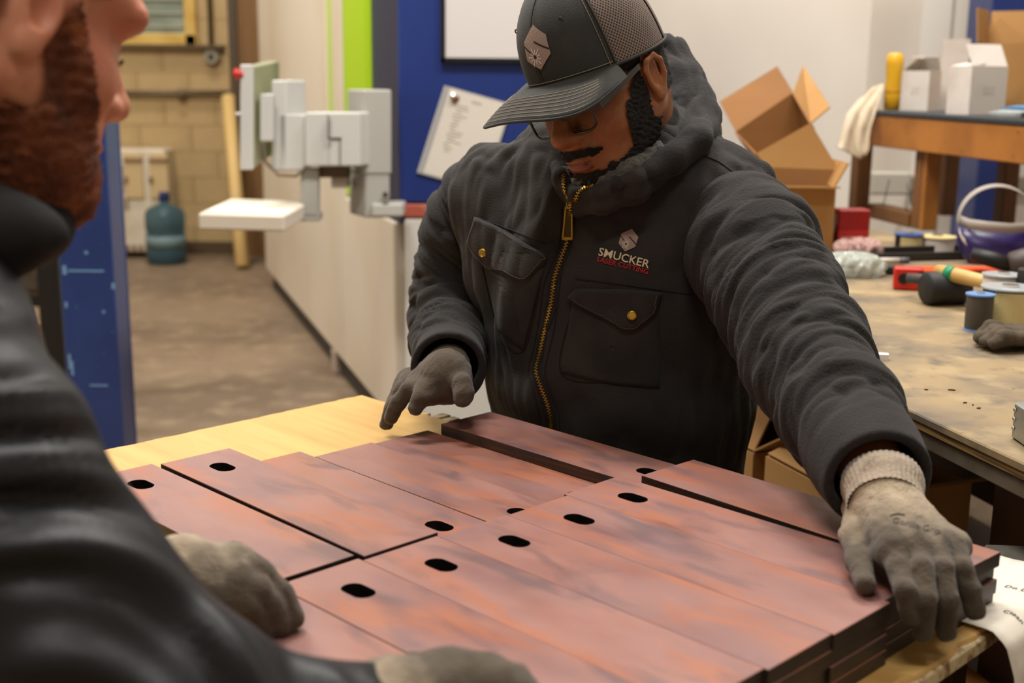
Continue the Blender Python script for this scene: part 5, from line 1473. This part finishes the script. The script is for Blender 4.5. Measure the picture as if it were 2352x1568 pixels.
# ---- wooden rack standing on the bench
zt = 1.288
rl, rr_ = onZ(2004, 262, zt), onZ(2352, 286, zt)
rd = (rr_ - rl).normalized(); rn = Vector((-rd.y, rd.x, 0)); rn = rn if rn.y > 0 else -rn
def RP(a, b, z): return Vector((rl.x, rl.y, 0)) + rd * a + rn * b + Vector((0, 0, z))
def rbox(name, a0, a1, b0, b1, z0, z1, m, parent, bevel=.003):
    return MB().hexa([RP(a0, b0, z0), RP(a1, b0, z0), RP(a1, b1, z0), RP(a0, b1, z0), RP(a0, b0, z1), RP(a1, b0, z1), RP(a1, b1, z1), RP(a0, b1, z1)]).build(name, m, parent, bevel=bevel)
m_or = mat('orange_timber', (176, 114, 46), .5, spots=[(5, (150, 92, 34), .42, .65, 4), (40, (110, 66, 26), .66, .76, 3)])
m_br = mat('brown_timber', (122, 80, 40), .6, spots=[(4, (96, 60, 28), .4, .65, 4)])
rkb = thing('wooden_rack', 'stained timber rack with black top standing on the workbench', 'rack', RP(.5, .2, ZB))
RLn = 1.25
rbox('front_rail', -.034, RLn, 0, .035, zt - .10, zt - .004, m_or, rkb)
rbox('rear_rail', -.034, RLn, .36, .395, zt - .10, zt - .004, m_br, rkb)
rbox('side_rail', -.068, -.035, 0, .395, zt - .10, zt - .004, m_br, rkb)
rbox('top_mat', -.07, RLn, -.004, .40, zt - .004, zt + .012, mat('black_rubber_mat', (46, 50, 54), .6), rkb, .003)
for (a0, a1) in ((-.125, -.07), (.235, .285), (RLn - .08, RLn)):
    for b0 in (0.036 if a0 > 0 else -.005, .31): rbox('post', a0, a1 , b0, b0 + .05, ZB, zt - .10 if a0 > 0 else zt - .005, m_br, rkb)
rbox('post_face', .287, .310, .036, .085, ZB, zt - .10, m_or, rkb)
rbox('foot_board', -.068, .233, .03, .09, ZB, ZB + .045, m_br, rkb)

# ---- things on the rack
zr_ = zt + .012
def RX(px, py, b=.1):            # point on rack top below a pixel column, given inset from the front rail
    p0 = RP(0, b, zr_); d = rd; r_ = Vector(ray(px, py)); r_.z = 0
    n_ = Vector((-d.y, d.x, 0)); t = (p0 - Vector(C_P)).dot(n_) / r_.dot(n_); q = Vector(C_P) + r_ * t; return Vector((q.x, q.y, zr_))
m_card = mat('kraft_cardboard', (176, 132, 76), .75, spots=[(3, (164, 119, 64), .4, .7, 3)], bump=(60, .05))
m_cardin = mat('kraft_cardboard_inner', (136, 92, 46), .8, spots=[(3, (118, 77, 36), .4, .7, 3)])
m_wbox = mat('white_carton', (222, 214, 204), .6, spots=[(8, (202, 190, 180), .5, .75, 3)])
m_gbox = mat('greyed_carton', (196, 182, 174), .65, spots=[(10, (176, 160, 150), .5, .75, 3)])
def fr(rz): return Matrix.Rotation(rz, 3, 'Z')
def carton(name, label, c, size, rz, m, group=None, wall=.003, flaps=(), m_in=None, parent_z=None):
    """open carton: floor, four walls and flaps hinged on the rim; c = centre of the base"""
    t = thing(name, label, 'box', c, group); R = fr(rz); c = Vector(c); sx, sy, sz = size; m_in = m_in or m
    def bx(nm, lc, s, mm, R2=None): return MB().box(c + R @ Vector(lc), s, R=R @ (R2 or Matrix.Identity(3))).build(nm, mm, t)
    bx('base', (0, 0, wall / 2), (sx, sy, wall), m_in)
    for s in (-1, 1):
        bx('side', (s * (sx / 2 - wall / 2), 0, sz / 2), (wall, sy, sz), m); bx('side', (0, s * (sy / 2 - wall / 2), sz / 2), (sx - 2 * wall, wall, sz), m)
    for (ax, sgn, angd, ln) in flaps:      # angle 0 = lying flat over the opening, 90 = upright, 180 = folded out
        a = math.radians(angd)
        if ax == 'x':
            R2 = Matrix.Rotation(sgn * a, 3, 'Y'); hinge = Vector((sgn * (sx / 2 - wall), 0, sz)); off = R2 @ Vector((-sgn * ln / 2, 0, 0)); s = (ln, sy - .004, wall)
        else:
            R2 = Matrix.Rotation(-sgn * a, 3, 'X'); hinge = Vector((0, sgn * (sy / 2 - wall), sz)); off = R2 @ Vector((0, -sgn * ln / 2, 0)); s = (sx - .004, ln, wall)
        bx('flap', hinge + off + Vector((0, 0, wall)), s, m, R2)
    return t
yb = RX(2048, 245, .10)
bt = thing('yellow_bottle', 'yellow plastic bottle standing at the left end of the wooden rack', 'bottle', yb)
hy = at(2048, 122, (Vector(yb) - Vector(C_P)).dot(Vector(C_F))).z - zr_
MB().lathe([(.021, 0), (.027, .004), (.0275, hy * .25), (.025, hy * .5), (.0275, hy * .8), (.027, hy * .94), (.016, hy)], yb, 20).build('body', mat('yellow_plastic', (222, 170, 34), .35), bt, smooth=True)
MB().lathe([(.0272, hy * .3), (.0278, hy * .31), (.0278, hy * .33), (.0272, hy * .34)], yb, 20).build('seam_ring', mat('yellow_dark', (186, 130, 20), .5), bt)
ra_ = math.atan2(rd.y, rd.x)
def wbox(px, py, size, drz, b, label, marks, flaps):
    p = RX(px, py, b); t = carton('small_carton', label, p, size, ra_ + drz, m_wbox, 'small white cartons on the rack', .0015, flaps)
    R = fr(ra_ + drz)
    if marks:
        Vt_, Ft_ = text_geo(marks, .036, -.002)
        W = [p + R @ Vector((v.x * .85, -size[1] / 2 - .0008, size[2] * .5 + v.y * .9)) for v in Vt_]
        MB().faces(W, Ft_).build('handwriting', mat('pencil_grey', (160, 150, 146), .8), t, thick=.0003)
    return t
hz_ = lambda D, dpx: dpx / F_PX * D
wbox(2112, 240, (.095, .075, .125), math.radians(34), .14, 'small white carton with torn flap beside the yellow bottle', '20', (('x', -1, 40, .06), ('y', 1, 60, .05)))
wbox(2240, 250, (.135, .09, .135), math.radians(104), .12, 'white carton marked by hand with a flap tilted open', '020', (('y', -1, 62, .07), ('x', -1, 10, .05)))
wbox(2186, 215, (.085, .07, .225), math.radians(64), .28, 'white carton standing behind the other two on the rack', '20', (('y', -1, 0, .07),))
cb_ = RX(2350, 200, .34)
carton('cardboard_box', 'open kraft cardboard box at the right end of the rack', cb_, (.26, .20, .205), ra_ + math.radians(50), m_card, None, .004, (('x', -1, 95, .10), ('y', 1, 100, .10)))
# plastic-wrapped brush set at the right edge of the rack
bs = RX(2318, 262, .05)
bg = thing('brush_pack', 'clear plastic pack with blue-handled brush on the rack', 'brush', bs)
MB().tube([bs + rd * -.04 + Vector((0, 0, .022)), bs + rd * .03 + Vector((0, 0, .026)), bs + rd * .14 + Vector((0, 0, .026))], [.004, .008, .009], 10).build('handle', mat('blue_handle', (70, 120, 160), .35), bg, smooth=True)
MB().tube([bs + rd * -.06 + rn * -.02 + Vector((0, 0, .010)), bs + rd * .0 + rn * -.02 + Vector((0, 0, .012)), bs + rd * .10 + rn * -.02 + Vector((0, 0, .012))], [.006, .010, .010], 10).build('wrapper', mat('clear_wrap', (200, 205, 205), .12, alpha=.55), bg, smooth=True)
MB().box(bs + rd * .10 + rn * -.02 + Vector((0, 0, .012)), (.05, .014, .008), rz=ra_).build('bristles', mat('black_bristle', (30, 28, 28), .8), bg)
# rag hanging over the rack's left end
m_rag = mat('cotton_rag', (206, 190, 164), .95, spots=[(14, (186, 164, 136), .5, .7, 4)], bump=(200, .5))
rows = []
rag_px = [[(2006, 200), (2018, 196), (2030, 192)], [(1975, 225), (2000, 222), (2026, 218)], [(1945, 262), (1978, 258), (2014, 250)], [(1934, 300), (1965, 300), (2000, 292)], [(1925, 335), (1962, 335), (1996, 318)], [(1921, 336), (1972, 358), (1996, 342)], [(1922, 338), (1978, 366), (1990, 356)]]
rD = (rl - Vector(C_P)).dot(Vector(C_F)) - .04
for i, rw in enumerate(rag_px):
    xs = np.linspace(0, 2, 13); row = []
    for s in xs:
        a = int(min(s, 1.999)); t = s - a; q = np.array(rw[a]) * (1 - t) + np.array(rw[min(a + 1, 2)]) * t
        row.append(at(q[0], q[1], rD + (.10 if i == 0 else .05 if i == 1 else 0) + .012 * math.sin(s * 7 + i * .6)))
    rows.append(row)
tag(MB().grid(rows).build('rag', m_rag, smooth=True, thick=.004), 'cream cotton rag draped over the left end of the wooden rack', 'rag')

# ---- things on the bench top
def BZ(px, py): return onZ(px, py, ZB)
# tall cardboard box with a second open one tilted on top
tb_ = BZ(1836, 588)
tD = (tb_ - Vector(C_P)).dot(Vector(C_F))
tallx0, tallx1 = at(1752, 500, tD), at(1916, 500, tD)
hb = at(1836, 432, tD).z - ZB
tcx = (tallx0 + tallx1) / 2
tall = carton('tall_box', 'tall kraft cardboard box standing on the workbench behind the man', (tcx.x, tcx.y + .10, ZB), (tallx1.x - tallx0.x, .20, hb), .0, m_card, None, .004, (('y', -1, 176, .055), ('x', 1, 118, .07)))
def qslab(name, q, th, m, parent):
    P = [at(*c) for c in q]; n_ = (P[1] - P[0]).cross(P[3] - P[0]).normalized()
    if n_.y < 0: n_ = -n_
    return MB().slab(P, n_ * th).build(name, m, parent)
tD2 = tD + .06
tilt = thing('tilted_box', 'open kraft cardboard box tilted on top of the tall box', 'box', at(1830, 405, tD2 + .05))
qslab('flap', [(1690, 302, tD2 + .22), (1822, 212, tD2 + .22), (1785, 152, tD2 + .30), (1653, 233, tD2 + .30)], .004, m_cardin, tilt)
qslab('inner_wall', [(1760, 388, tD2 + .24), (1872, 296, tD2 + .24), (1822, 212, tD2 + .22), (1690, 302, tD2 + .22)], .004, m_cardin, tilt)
qslab('flap', [(1822, 212, tD2 + .22), (1862, 282, tD2 + .02), (1905, 246, tD2 + .02), (1844, 151, tD2 + .22)], .004, m_card, tilt)
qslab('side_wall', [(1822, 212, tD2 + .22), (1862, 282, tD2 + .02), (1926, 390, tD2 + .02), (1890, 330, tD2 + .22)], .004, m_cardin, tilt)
qslab('front_wall', [(1768, 392, tD2), (1928, 392, tD2), (1862, 282, tD2), (1738, 352, tD2)], .004, m_card, tilt)
qslab('bottom', [(1755, 428, tD2), (1922, 430, tD2), (1905, 400, tD2 + .24), (1760, 400, tD2 + .24)], .004, m_card, tilt)
qslab('front_band', [(1752, 430, tD2 - .004), (1920, 431, tD2 - .004), (1930, 390, tD2 - .004), (1764, 384, tD2 - .004)], .004, m_cardin, tilt)
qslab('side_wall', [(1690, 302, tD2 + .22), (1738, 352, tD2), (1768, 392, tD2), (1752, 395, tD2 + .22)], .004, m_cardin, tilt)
# red box
p = BZ(1956, 582); D_ = (p - Vector(C_P)).dot(Vector(C_F)); w_ = 74 / F_PX * D_; h_ = 100 / F_PX * D_
rx = thing('red_box', 'dark red printed carton beside the tall cardboard box', 'box', p)
MB().box(p + Vector((.0, .03, h_ / 2)), (w_, .06, h_), rz=.06).build('body', mat('red_carton', (150, 22, 20), .45), rx, bevel=.003)
MB().box(p + Vector((.0, -.001, h_ * .33)), (w_ * .95, .004, h_ * .4), rz=.06).build('front_print', mat('bright_red_print', (176, 40, 34), .45), rx)
for k in range(6): MB().box(p + Vector((-.028 + k * .0105, -.004, h_ * .34)), (.0075, .002, .012), rz=.06).build('print_letter', mat('pale_print', (214, 150, 136), .6), rx)
MB().box(p + Vector((-w_ / 2 - .012, .03, h_ * .46)), (.012, .05, h_ * .9), R=Matrix.Rotation(.22, 3, 'Y')).build('side_flap', mat('grey_flap', (110, 92, 84), .6), rx)
# crumpled plastic bags
def bag(name, label, c, r, m, seed, flat=.45):
    f = Field(Vector(c) - Vector((r[0] * 1.5, r[1] * 1.5, .01)), Vector(c) + Vector((r[0] * 1.5, r[1] * 1.5, r[2] * 2.4)), min(r) * .16)
    f.el((c[0], c[1], c[2] + r[2]), r, 0); f.el((c[0] + r[0] * .5, c[1], c[2] + r[2] * .8), (r[0] * .6, r[1] * .8, r[2] * .7), .02)
    V, Q = f.surface(0); N = vnormals(V, Q)
    n1 = wnoise(V, .9 / r[0], seed, 3); V = V + N * ((1 - 2 * np.abs(n1)) * r[2] * .35)[:, None]
    V[:, 2] = np.maximum(V[:, 2], c[2] + .001)
    o = mesh_q(name, V, Q, m, None, False); return tag(o, label, 'plastic bag')
m_film = mat('clear_film', (214, 222, 216), .08, trans=.55, ior=1.2, spec=.8)
m_pfilm = mat('pink_film', (216, 178, 170), .15, trans=.35, ior=1.2)
c = BZ(1968, 590); bag('plastic_bag', 'crumpled pinkish plastic bag in front of the red box', (c.x, c.y, ZB), (.058, .04, .022), m_pfilm, 3)
c = BZ(1945, 632); bag('plastic_bag', 'crinkled clear plastic bag lying beside the man\'s sleeve', (c.x, c.y, ZB), (.075, .05, .024), m_film, 5)
# marker pen next to the bag
c = BZ(2048, 606); pn = thing('marker_pen', 'grey and white marker lying behind the tape measure', 'pen', c)
MB().tube([c + Vector((-.04, 0, .008)), c + Vector((.02, .008, .008))], .007, 12).build('barrel', mat('pen_white', (206, 198, 190), .4), pn, smooth=True)
MB().tube([c + Vector((.02, .008, .008)), c + Vector((.045, .011, .008))], .0075, 12).build('pen_cap', mat('pen_grey', (92, 92, 92), .4), pn, smooth=True)
# long dark tray along the back
p0, p1 = BZ(1985, 603), BZ(2262, 596)
dk = thing('steel_channel', 'long dark steel channel lying across the back of the bench', 'channel', (p0 + p1) / 2)
d_ = (p1 - p0).normalized(); n_ = Vector((-d_.y, d_.x, 0))
m_dst = mat('dark_steel', (58, 54, 50), .5, .4)
MB().slab([p0, p1, p1 + n_ * .09, p0 + n_ * .09], (0, 0, .006)).build('web', m_dst, dk, bevel=.001)
MB().slab([p0, p1, p1 + n_ * .006, p0 + n_ * .006], (0, 0, .022)).build('flange', m_dst, dk, bevel=.001)
MB().slab([p0 + n_ * .084, p1 + n_ * .084, p1 + n_ * .09, p0 + n_ * .09], (0, 0, .026)).build('flange', m_dst, dk, bevel=.001)
# solder tins behind
def tin(label, px, py, r, h, mlid, mbody, mlab=None, tilt_=0, face=False):
    p = BZ(px, py); t = thing('wire_spool', label, 'spool', p)
    MB().lathe([(r, 0), (r, .003), (r * .93, .0032)], p, 24).build('lower_flange', mlid, t)
    MB().lathe([(r * .90, .003), (r * .92, .005), (r * .92, h - .005), (r * .9, h - .003)], p, 24).build('winding', mbody, t, smooth=True)
    MB().lathe([(r * .93, h - .0032), (r, h - .003), (r, h), (r * .3, h)], p, 24).build('upper_flange', mlid, t)
    MB().lathe([(r * .28, h), (r * .30, h + .004), (r * .16, h + .004)], p, 16).build('hub', mat('silver_metal', (0, 0, 0)), t)
    if mlab:
        R = [(r * .935 * math.cos(a), r * .935 * math.sin(a)) for a in np.linspace(-2.5, -.6, 12)]
        MB().grid([[p + Vector((x_, y_, z_)) for x_, y_ in R] for z_ in (.006, h - .006)]).build('label_wrap', mlab, t, thick=.0006)
    return t
m_lidb = mat('pale_blue_flange', (112, 150, 204), .3); m_wire = mat('dark_wire', (84, 78, 70), .4, .5, bump=(900, .3, (1, 1, 6))); m_cre2 = mat('cream_label', (214, 196, 140), .5); m_pap = mat('white_label', (218, 208, 198), .5)
tin('wire spool with bright blue top at the back by the rack foot', 2085, 582, .038, .052, mat('mid_blue', (52, 84, 150), .4), m_dst, m_cre2)
tin('wire spool with white paper label at the back of the bench', 2150, 582, .050, .046, m_cre2, m_pap, m_pap)
tin('small wire spool with pale blue flanges in front of the mallet', 2245, 758, .026, .068, m_lidb, m_wire, None)
tin('wide wire spool with cream label at the right edge', 2312, 748, .052, .074, mat('clear_flange', (176, 182, 184), .2), mat('green_wire', (40, 70, 60), .4), m_cre2)
tin('wire spool with clear flanges half hidden behind the wide one', 2296, 722, .040, .080, mat('clear_flange', (0, 0, 0)), m_pap, m_pap)
# small rack clips: two bent wires in the wall gap
for (x_, l_) in ((2022, 'left'), (2092, 'right')):
    p = RP(.02 if l_ == 'left' else .2, .05, ZB + .045)
    tag(MB().tube([p, p + Vector((.008, 0, .05)), p + Vector((.014, 0, .085))] if l_ == 'left' else [p + Vector((-.01, 0, 0)), p + Vector((-.016, 0, .09)), p + Vector((.012, 0, .0))], .0016, 6).build('wire_pin', m_dst), 'thin bent wire pin standing on the rack foot, %s one' % l_, 'wire')
# tape measure
p = BZ(2085, 668); tm = thing('tape_measure', 'red tape measure with black side button on the bench', 'tape measure', p); a_ = math.radians(-14); R = fr(a_)
MB().box(p + R @ Vector((0, .02, .025)), (.062, .032, .050), rz=a_).build('case', mat('red_plastic', (206, 40, 28), .35), tm, bevel=.008, seg=3)
MB().lathe([(.012, 0), (.011, .003), (.002, .0035)], p + R @ Vector((-.010, .0035, .026)), 18, R @ Vector((0, -1, 0))).build('side_button', m_black, tm)
MB().box(p + R @ Vector((.026, .0035, .024)), (.012, .003, .036), rz=a_).build('label_strip', mat('black_label', (38, 30, 28), .4), tm)
MB().box(p + R @ Vector((.036, .022, .02)), (.012, .024, .03), rz=a_).build('nose', mat('dark_red', (150, 26, 22), .4), tm, bevel=.004)
# hatchet-like pry handle behind
# mallet with black rubber head and wooden handle with green tape
p = BZ(2176, 706); ml = thing('mallet', 'black rubber mallet head resting on the bench with a grey neck', 'mallet', p)
hd = Vector((.98, .18, 0)).normalized(); hr = .034
MB().lathe([(hr * .86, -.045), (hr, -.040), (hr * .98, 0), (hr, .040), (hr * .86, .045)], p + Vector((.005, .035, hr)), 24, hd).build('head', mat('black_rubber', (32, 31, 30), .6), ml, smooth=True)
MB().tube([p + Vector((-.005, .05, hr * 1.3)), p + Vector((-.03, .07, hr * 1.35)), p + Vector((-.055, .09, hr * 1.3))], [.010, .011, .011], 12).build('neck', mat('grey_rubber', (72, 70, 66), .6), ml, smooth=True)
q0, q1 = at(2152, 622, 2.50), at(2335, 664, 2.36)
hm = thing('hammer', 'pale wooden hammer handle with green tape band across the mallet', 'hammer', (q0 + q1) / 2)
ts = np.linspace(0, 1, 9)
MB().tube([q0.lerp(q1, t) for t in ts], [.013, .0155, .0155, .0148, .0142, .0130, .0115, .0105, .0100], 14).build('handle', mat('pale_handle_wood', (214, 176, 106), .45, spots=[(9, (190, 146, 76), .45, .7, 3)]), hm, smooth=True)
MB().tube([q0.lerp(q1, .13), q0.lerp(q1, .235)], .0160, 14).build('tape_band', mat('green_tape', (34, 140, 96), .4), hm, smooth=True)
MB().box(q1 + (q1 - q0).normalized() * .02, (.03, .03, .09), rz=.3).build('hammer_head', m_dst, hm, bevel=.004)
# orange level / scraper
p0, p1 = BZ(2082, 634), BZ(2300, 634)
ol_ = thing('orange_level', 'flat bright orange tool lying behind the wooden handle', 'tool', (p0 + p1) / 2)
MB().slab([p0, p1, p1 + Vector((-.02, .05, 0)), p0 + Vector((0, .05, 0))], (0, 0, .016)).build('blade', mat('bright_orange', (236, 82, 20), .4), ol_, bevel=.003)
MB().box(p0 + Vector((-.02, .025, .012)), (.05, .028, .018)).build('grip', m_black, ol_, bevel=.003)
# power tool with black handle and orange end
p = BZ(2322, 640)
pt = thing('power_tool', 'black tool with orange end lying at the right edge', 'tool', p)
MB().tube([p + Vector((-.085, .03, .052)), p + Vector((-.04, .015, .042)), p + Vector((.0, .0, .030))], [.016, .019, .018], 12).build('grip', mat('black_plastic', (0, 0, 0)), pt, smooth=True)
MB().lathe([(.020, -.03), (.030, -.02), (.034, .01), (.030, .03)], p + Vector((.02, .0, .036)), 18, (.9, -.1, .2)).build('head', mat('dark_grey_tool', (70, 58, 52), .5), pt, smooth=True)
MB().lathe([(.030, .0), (.034, .01), (.034, .05), (.02, .06)], p + Vector((.045, .0, .042)), 18, (.9, -.1, .2)).build('end_cap', mat('orange_plastic', (222, 84, 40), .4), pt, smooth=True)
# welding visor headgear
hc = BZ(2292, 606); hD = (hc - Vector(C_P)).dot(Vector(C_F))
hg = thing('face_shield', 'purple face shield with grey headband hoops upright on the bench', 'face shield', hc)
m_band = mat('grey_headband', (160, 152, 142), .5)
hx = at(2292, 560, hD)
ringpts = [at(2292 + 92 * math.cos(a), 512 + 86 * math.sin(a), hD + .04 * math.sin(a * .5)) for a in np.linspace(math.pi * .98, math.pi * 2.02, 26)]
def strap(pts, w, name, m, parent, th=.002):
    up = Vector((0, 1, 0)); return MB().grid([[Vector(p) - Vector(w) * .5, Vector(p) + Vector(w) * .5] for p in pts]).build(name, m, parent, True and 0, True, thick=th)
strap(ringpts, (0, .018, .006), 'crown_strap', m_band, hg)
strap([at(x_, y_, hD + d_) for x_, y_, d_ in ((2206, 506, .03), (2225, 514, -.02), (2270, 520, -.05), (2320, 524, -.05), (2365, 522, -.02), (2380, 515, .04))], (0, 0, .024), 'headband', m_band, hg)
sh_ = []
for r_i, (rad, yy, dz) in enumerate(((98, 512, .0), (96, 545, .0), (88, 575, -.01), (70, 600, -.02))):
    sh_.append([at(2294 + rad * math.cos(a), yy + rad * .30 * math.sin(a) * (1 if r_i else .6) + 0, hD + .02 - .05 * math.sin(a)) for a in np.linspace(math.pi * .02, math.pi * .98, 16)])
MB().grid(sh_).build('visor_shell', mat('purple_plastic', (46, 34, 84), .3), hg, smooth=True, thick=.003)
strap([at(2292 + 90 * math.cos(a), 520 + 64 * math.sin(a), hD - .02 * math.sin(a)) for a in np.linspace(.05 * math.pi, .95 * math.pi, 18)], (0, .004, .012), 'sweat_band', mat('pale_sweatband', (208, 198, 184), .7), hg)
# spare gloves
c = BZ(2322, 800)
sg = thing('work_glove', 'limp dark grey work glove lying in front of the spools', 'glove', c)
f = Field((c.x - .10, c.y - .06, ZB), (c.x + .12, c.y + .08, ZB + .07), .0028)
f.el((c.x + .04, c.y + .015, ZB + .02), (.055, .045, .02), .01)
for k, dy in enumerate((-.028, -.008, .014, .034)): f.chain([(c.x + .01, c.y + dy, ZB + .022), (c.x - .025, c.y + dy * 1.05 - .004, ZB + .026 + .004 * (k % 2)), (c.x - .055 + .008 * abs(k - 1.5), c.y + dy * 1.1 - .008, ZB + .016)], [.013, .0125, .0115], .006)
V, Q = f.surface(1); N = vnormals(V, Q); V = V + N * (.002 * wnoise(V, 30, 5, 2))[:, None]; V[:, 2] = np.maximum(V[:, 2], ZB + .001)
mesh_q('shell', V, Q, mat('dark_glove', (84, 72, 56), .9, spots=[(40, (62, 54, 42), .45, .7, 3)], bump=(200, .5)), sg)
# galvanised box at the right edge
c = BZ(2334, 1018); gb = thing('metal_box', 'galvanised metal box with rivets at the near right edge of the bench', 'box', c)
g0, g1 = BZ(2321, 1005), BZ(2352, 1027); gd = (g1 - g0).normalized(); gn = Vector((-gd.y, gd.x, 0)); gn = gn if gn.x > 0 or gn.y > 0 else -gn
hb_ = at(2325, 916, (g0 - Vector(C_P)).dot(Vector(C_F))).z - ZB
m_galv = mat('galvanised_steel', (170, 172, 164), .35, .7, spots=[(20, (146, 148, 140), .45, .65, 3)])
MB().slab([g0, g0 + gd * .16, g0 + gd * .16 + gn * .11, g0 + gn * .11], (0, 0, hb_)).build('body', m_galv, gb, bevel=.003)
for k in range(3):
    MB().lathe([(.003, 0), (.0025, .0015), (.0005, .002)], g0 + gd * .006 + Vector((0, 0, hb_ * (.3 + .25 * k))) - gn * .0005, 10, -gn).build('rivet', mat('silver_metal', (0, 0, 0)), gb)
# scrap of white foam
c = BZ(2025, 826)
tag(MB().prism([c + Vector((-.010, -.006, 0)), c + Vector((.008, -.008, 0)), c + Vector((.011, .005, 0)), c + Vector((-.004, .009, 0))], (.001, .001, .010)).build('foam_scrap', mat('white_foam', (232, 230, 224), .7)), 'tiny scrap of white foam lying on the bench', 'scrap')
rnd = random.Random(9)
for k, (x_, y_) in enumerate(((2132, 896), (2185, 896), (2215, 925), (2236, 932), (2250, 938), (2000, 800))):
    c = BZ(x_, y_)
    tag(MB().prism([c + Vector((rnd.uniform(-.006, .006), rnd.uniform(-.004, .004), 0)) for _ in range(3)], (0, 0, .002)).build('wood_chip', mat('wood_chip', (112, 76, 34), .8)), 'small brown wood chip lying on the bench top', 'wood chip', 'wood chips on the bench')

# ---- cardboard cartons stacked on the floor beside the bench
def floor_carton(label, px, py, D, size, rz, ztop, flaps, m=None):
    p = at(px, py, D); return carton('cardboard_carton', label, (p.x, p.y, .287), (size[0], size[1], ztop - .287), rz, m or m_card, None, .004, flaps)
zA = at(1790, 1010, 2.40).z
floor_carton('open kraft carton with raised flaps below the man\'s elbow', 1800, 1000, 2.52, (.36, .30, zA - .001), math.radians(24), zA, (('x', -1, 62, .15), ('y', -1, 150, .13), ('y', 1, 70, .14), ('x', 1, 130, .14)))
zB_ = at(1960, 1085, 2.15).z
floor_carton('lower open carton beside the table under the grey glove', 1985, 1120, 2.18, (.26, .24, zB_ - .001), math.radians(20), zB_, (('x', -1, 20, .12), ('y', -1, 160, .10)))
stp = MB().slab([at(1838, 1058, 2.28), at(1858, 1058, 2.28), at(1860, 985, 2.28), at(1842, 985, 2.28)], (0, .02, 0)).build('metal_strip', mat('grey_strip', (112, 104, 92), .5, .4))
stp.location.z += 0
tag(stp, 'short grey metal strip standing between the cartons', 'metal strip')
# dark felt-covered block and grey ledge by the table's right end
m_felt = mat('brown_felt', (82, 66, 44), .95, spots=[(30, (60, 48, 32), .45, .65, 4)], bump=(200, .8))
fbk = tbox('felt_block', -.11, .08, .26, .66, -HP, ZW - .135, m_felt, None, .012)
tag(fbk, 'brown felt-covered block on the floor under the right end of the table', 'block')
zl_ = HP + ZW - .030
lq = [onZ(2262, 1249, zl_), onZ(2385, 1253, zl_), onZ(2385, 1345, zl_), onZ(2262, 1300, zl_)]
MB().slab(lq, (0, 0, -.018)).build('steel_ledge', mat('worn_grey_steel', (132, 126, 116), .4, .5, spots=[(20, (160, 156, 148), .6, .75, 3)]), tb, bevel=.002)
sl = TB(.02, .47, ZW - .133)
tag(MB().slab([TB(-.02, .36, ZW - .134), TB(.03, .36, ZW - .134), TB(.03, .41, ZW - .134), TB(-.02, .41, ZW - .134)], (0, 0, .002)).build('paper_scrap', mat('grey_paper', (176, 172, 168), .7)), 'small grey paper scrap on the felt block below the table edge', 'paper')

# ---- printed sheet hanging over the table's right edge
prof = [(-.20, ZW + .0012), (-.13, ZW + .0016), (-.085, ZW + .006), (-.060, ZW + .006), (-.044, ZW - .006), (-.034, ZW - .035), (-.028, ZW - .075), (-.026, ZW - .120)]
pl_ = [0.0]
for i_ in range(len(prof) - 1): pl_.append(pl_[-1] + math.hypot(prof[i_ + 1][0] - prof[i_][0], prof[i_ + 1][1] - prof[i_][1]))
PT = pl_[-1]
def SHP(s, v, lift=0.0):          # s: metres along the sheet from its inner end
    s = max(0, min(s, PT - 1e-6)); i = max(k for k in range(len(prof) - 1) if pl_[k] <= s); k = (s - pl_[i]) / (pl_[i + 1] - pl_[i])
    u = prof[i][0] * (1 - k) + prof[i + 1][0] * k; z = prof[i][1] * (1 - k) + prof[i + 1][1] * k
    du, dz = prof[i + 1][0] - prof[i][0], prof[i + 1][1] - prof[i][1]; L = math.hypot(du, dz)
    return TB(u - dz / L * lift, v + .3 * max(s - .12, 0) ** 2, z + du / L * lift)
v0, v1 = .535, .745
sheet = thing('printed_sheet', 'creased white printed sheet draped over the right edge of the table', 'paper', TB(-.05, .6, ZW))
MB().grid([[SHP(t, v) for v in np.linspace(v0, v1, 12)] for t in np.linspace(0, PT, 40)]).build('page', mat('stained_paper', (228, 220, 204), .7, spots=[(14, (206, 184, 148), .62, .8, 4)]), sheet, smooth=True, thick=.0006)
def page_text(body_, s0, v, size, m):
    Vt_, Ft_ = text_geo(body_, size, 0, 'LEFT')
    MB().faces([SHP(s0 + p.x, v + p.y, .0008) for p in Vt_], Ft_).build('print', m, sheet, thick=.0002)
m_pi = mat('page_ink', (96, 88, 80), .8)
page_text('Do Dry Red', .10, .655, .011, m_pi); page_text('Clean Up', .128, .588, .010, m_pi); page_text('16.12" x 4.00"', .185, .612, .0095, m_pi)
MB().grid([[SHP(t, v, .0008) for v in np.linspace(.655, .672, 3)] for t in np.linspace(.165, .255, 12)]).build('black_bar', m_black, sheet, smooth=True, thick=.0003)
page_text('D', .172, .663, .012, m_pap)
for (t0, t1, va, vb) in ((.155, .1562, .635, v1 - .003), (.155, PT - .003, .634, .6352)):
    MB().grid([[SHP(t, v, .0006) for v in np.linspace(va, vb, 6)] for t in np.linspace(t0, t1, 14)]).build('rule_line', m_pi, sheet, thick=.0002)
print('BUILD TIME', round(time.time() - T0, 1))
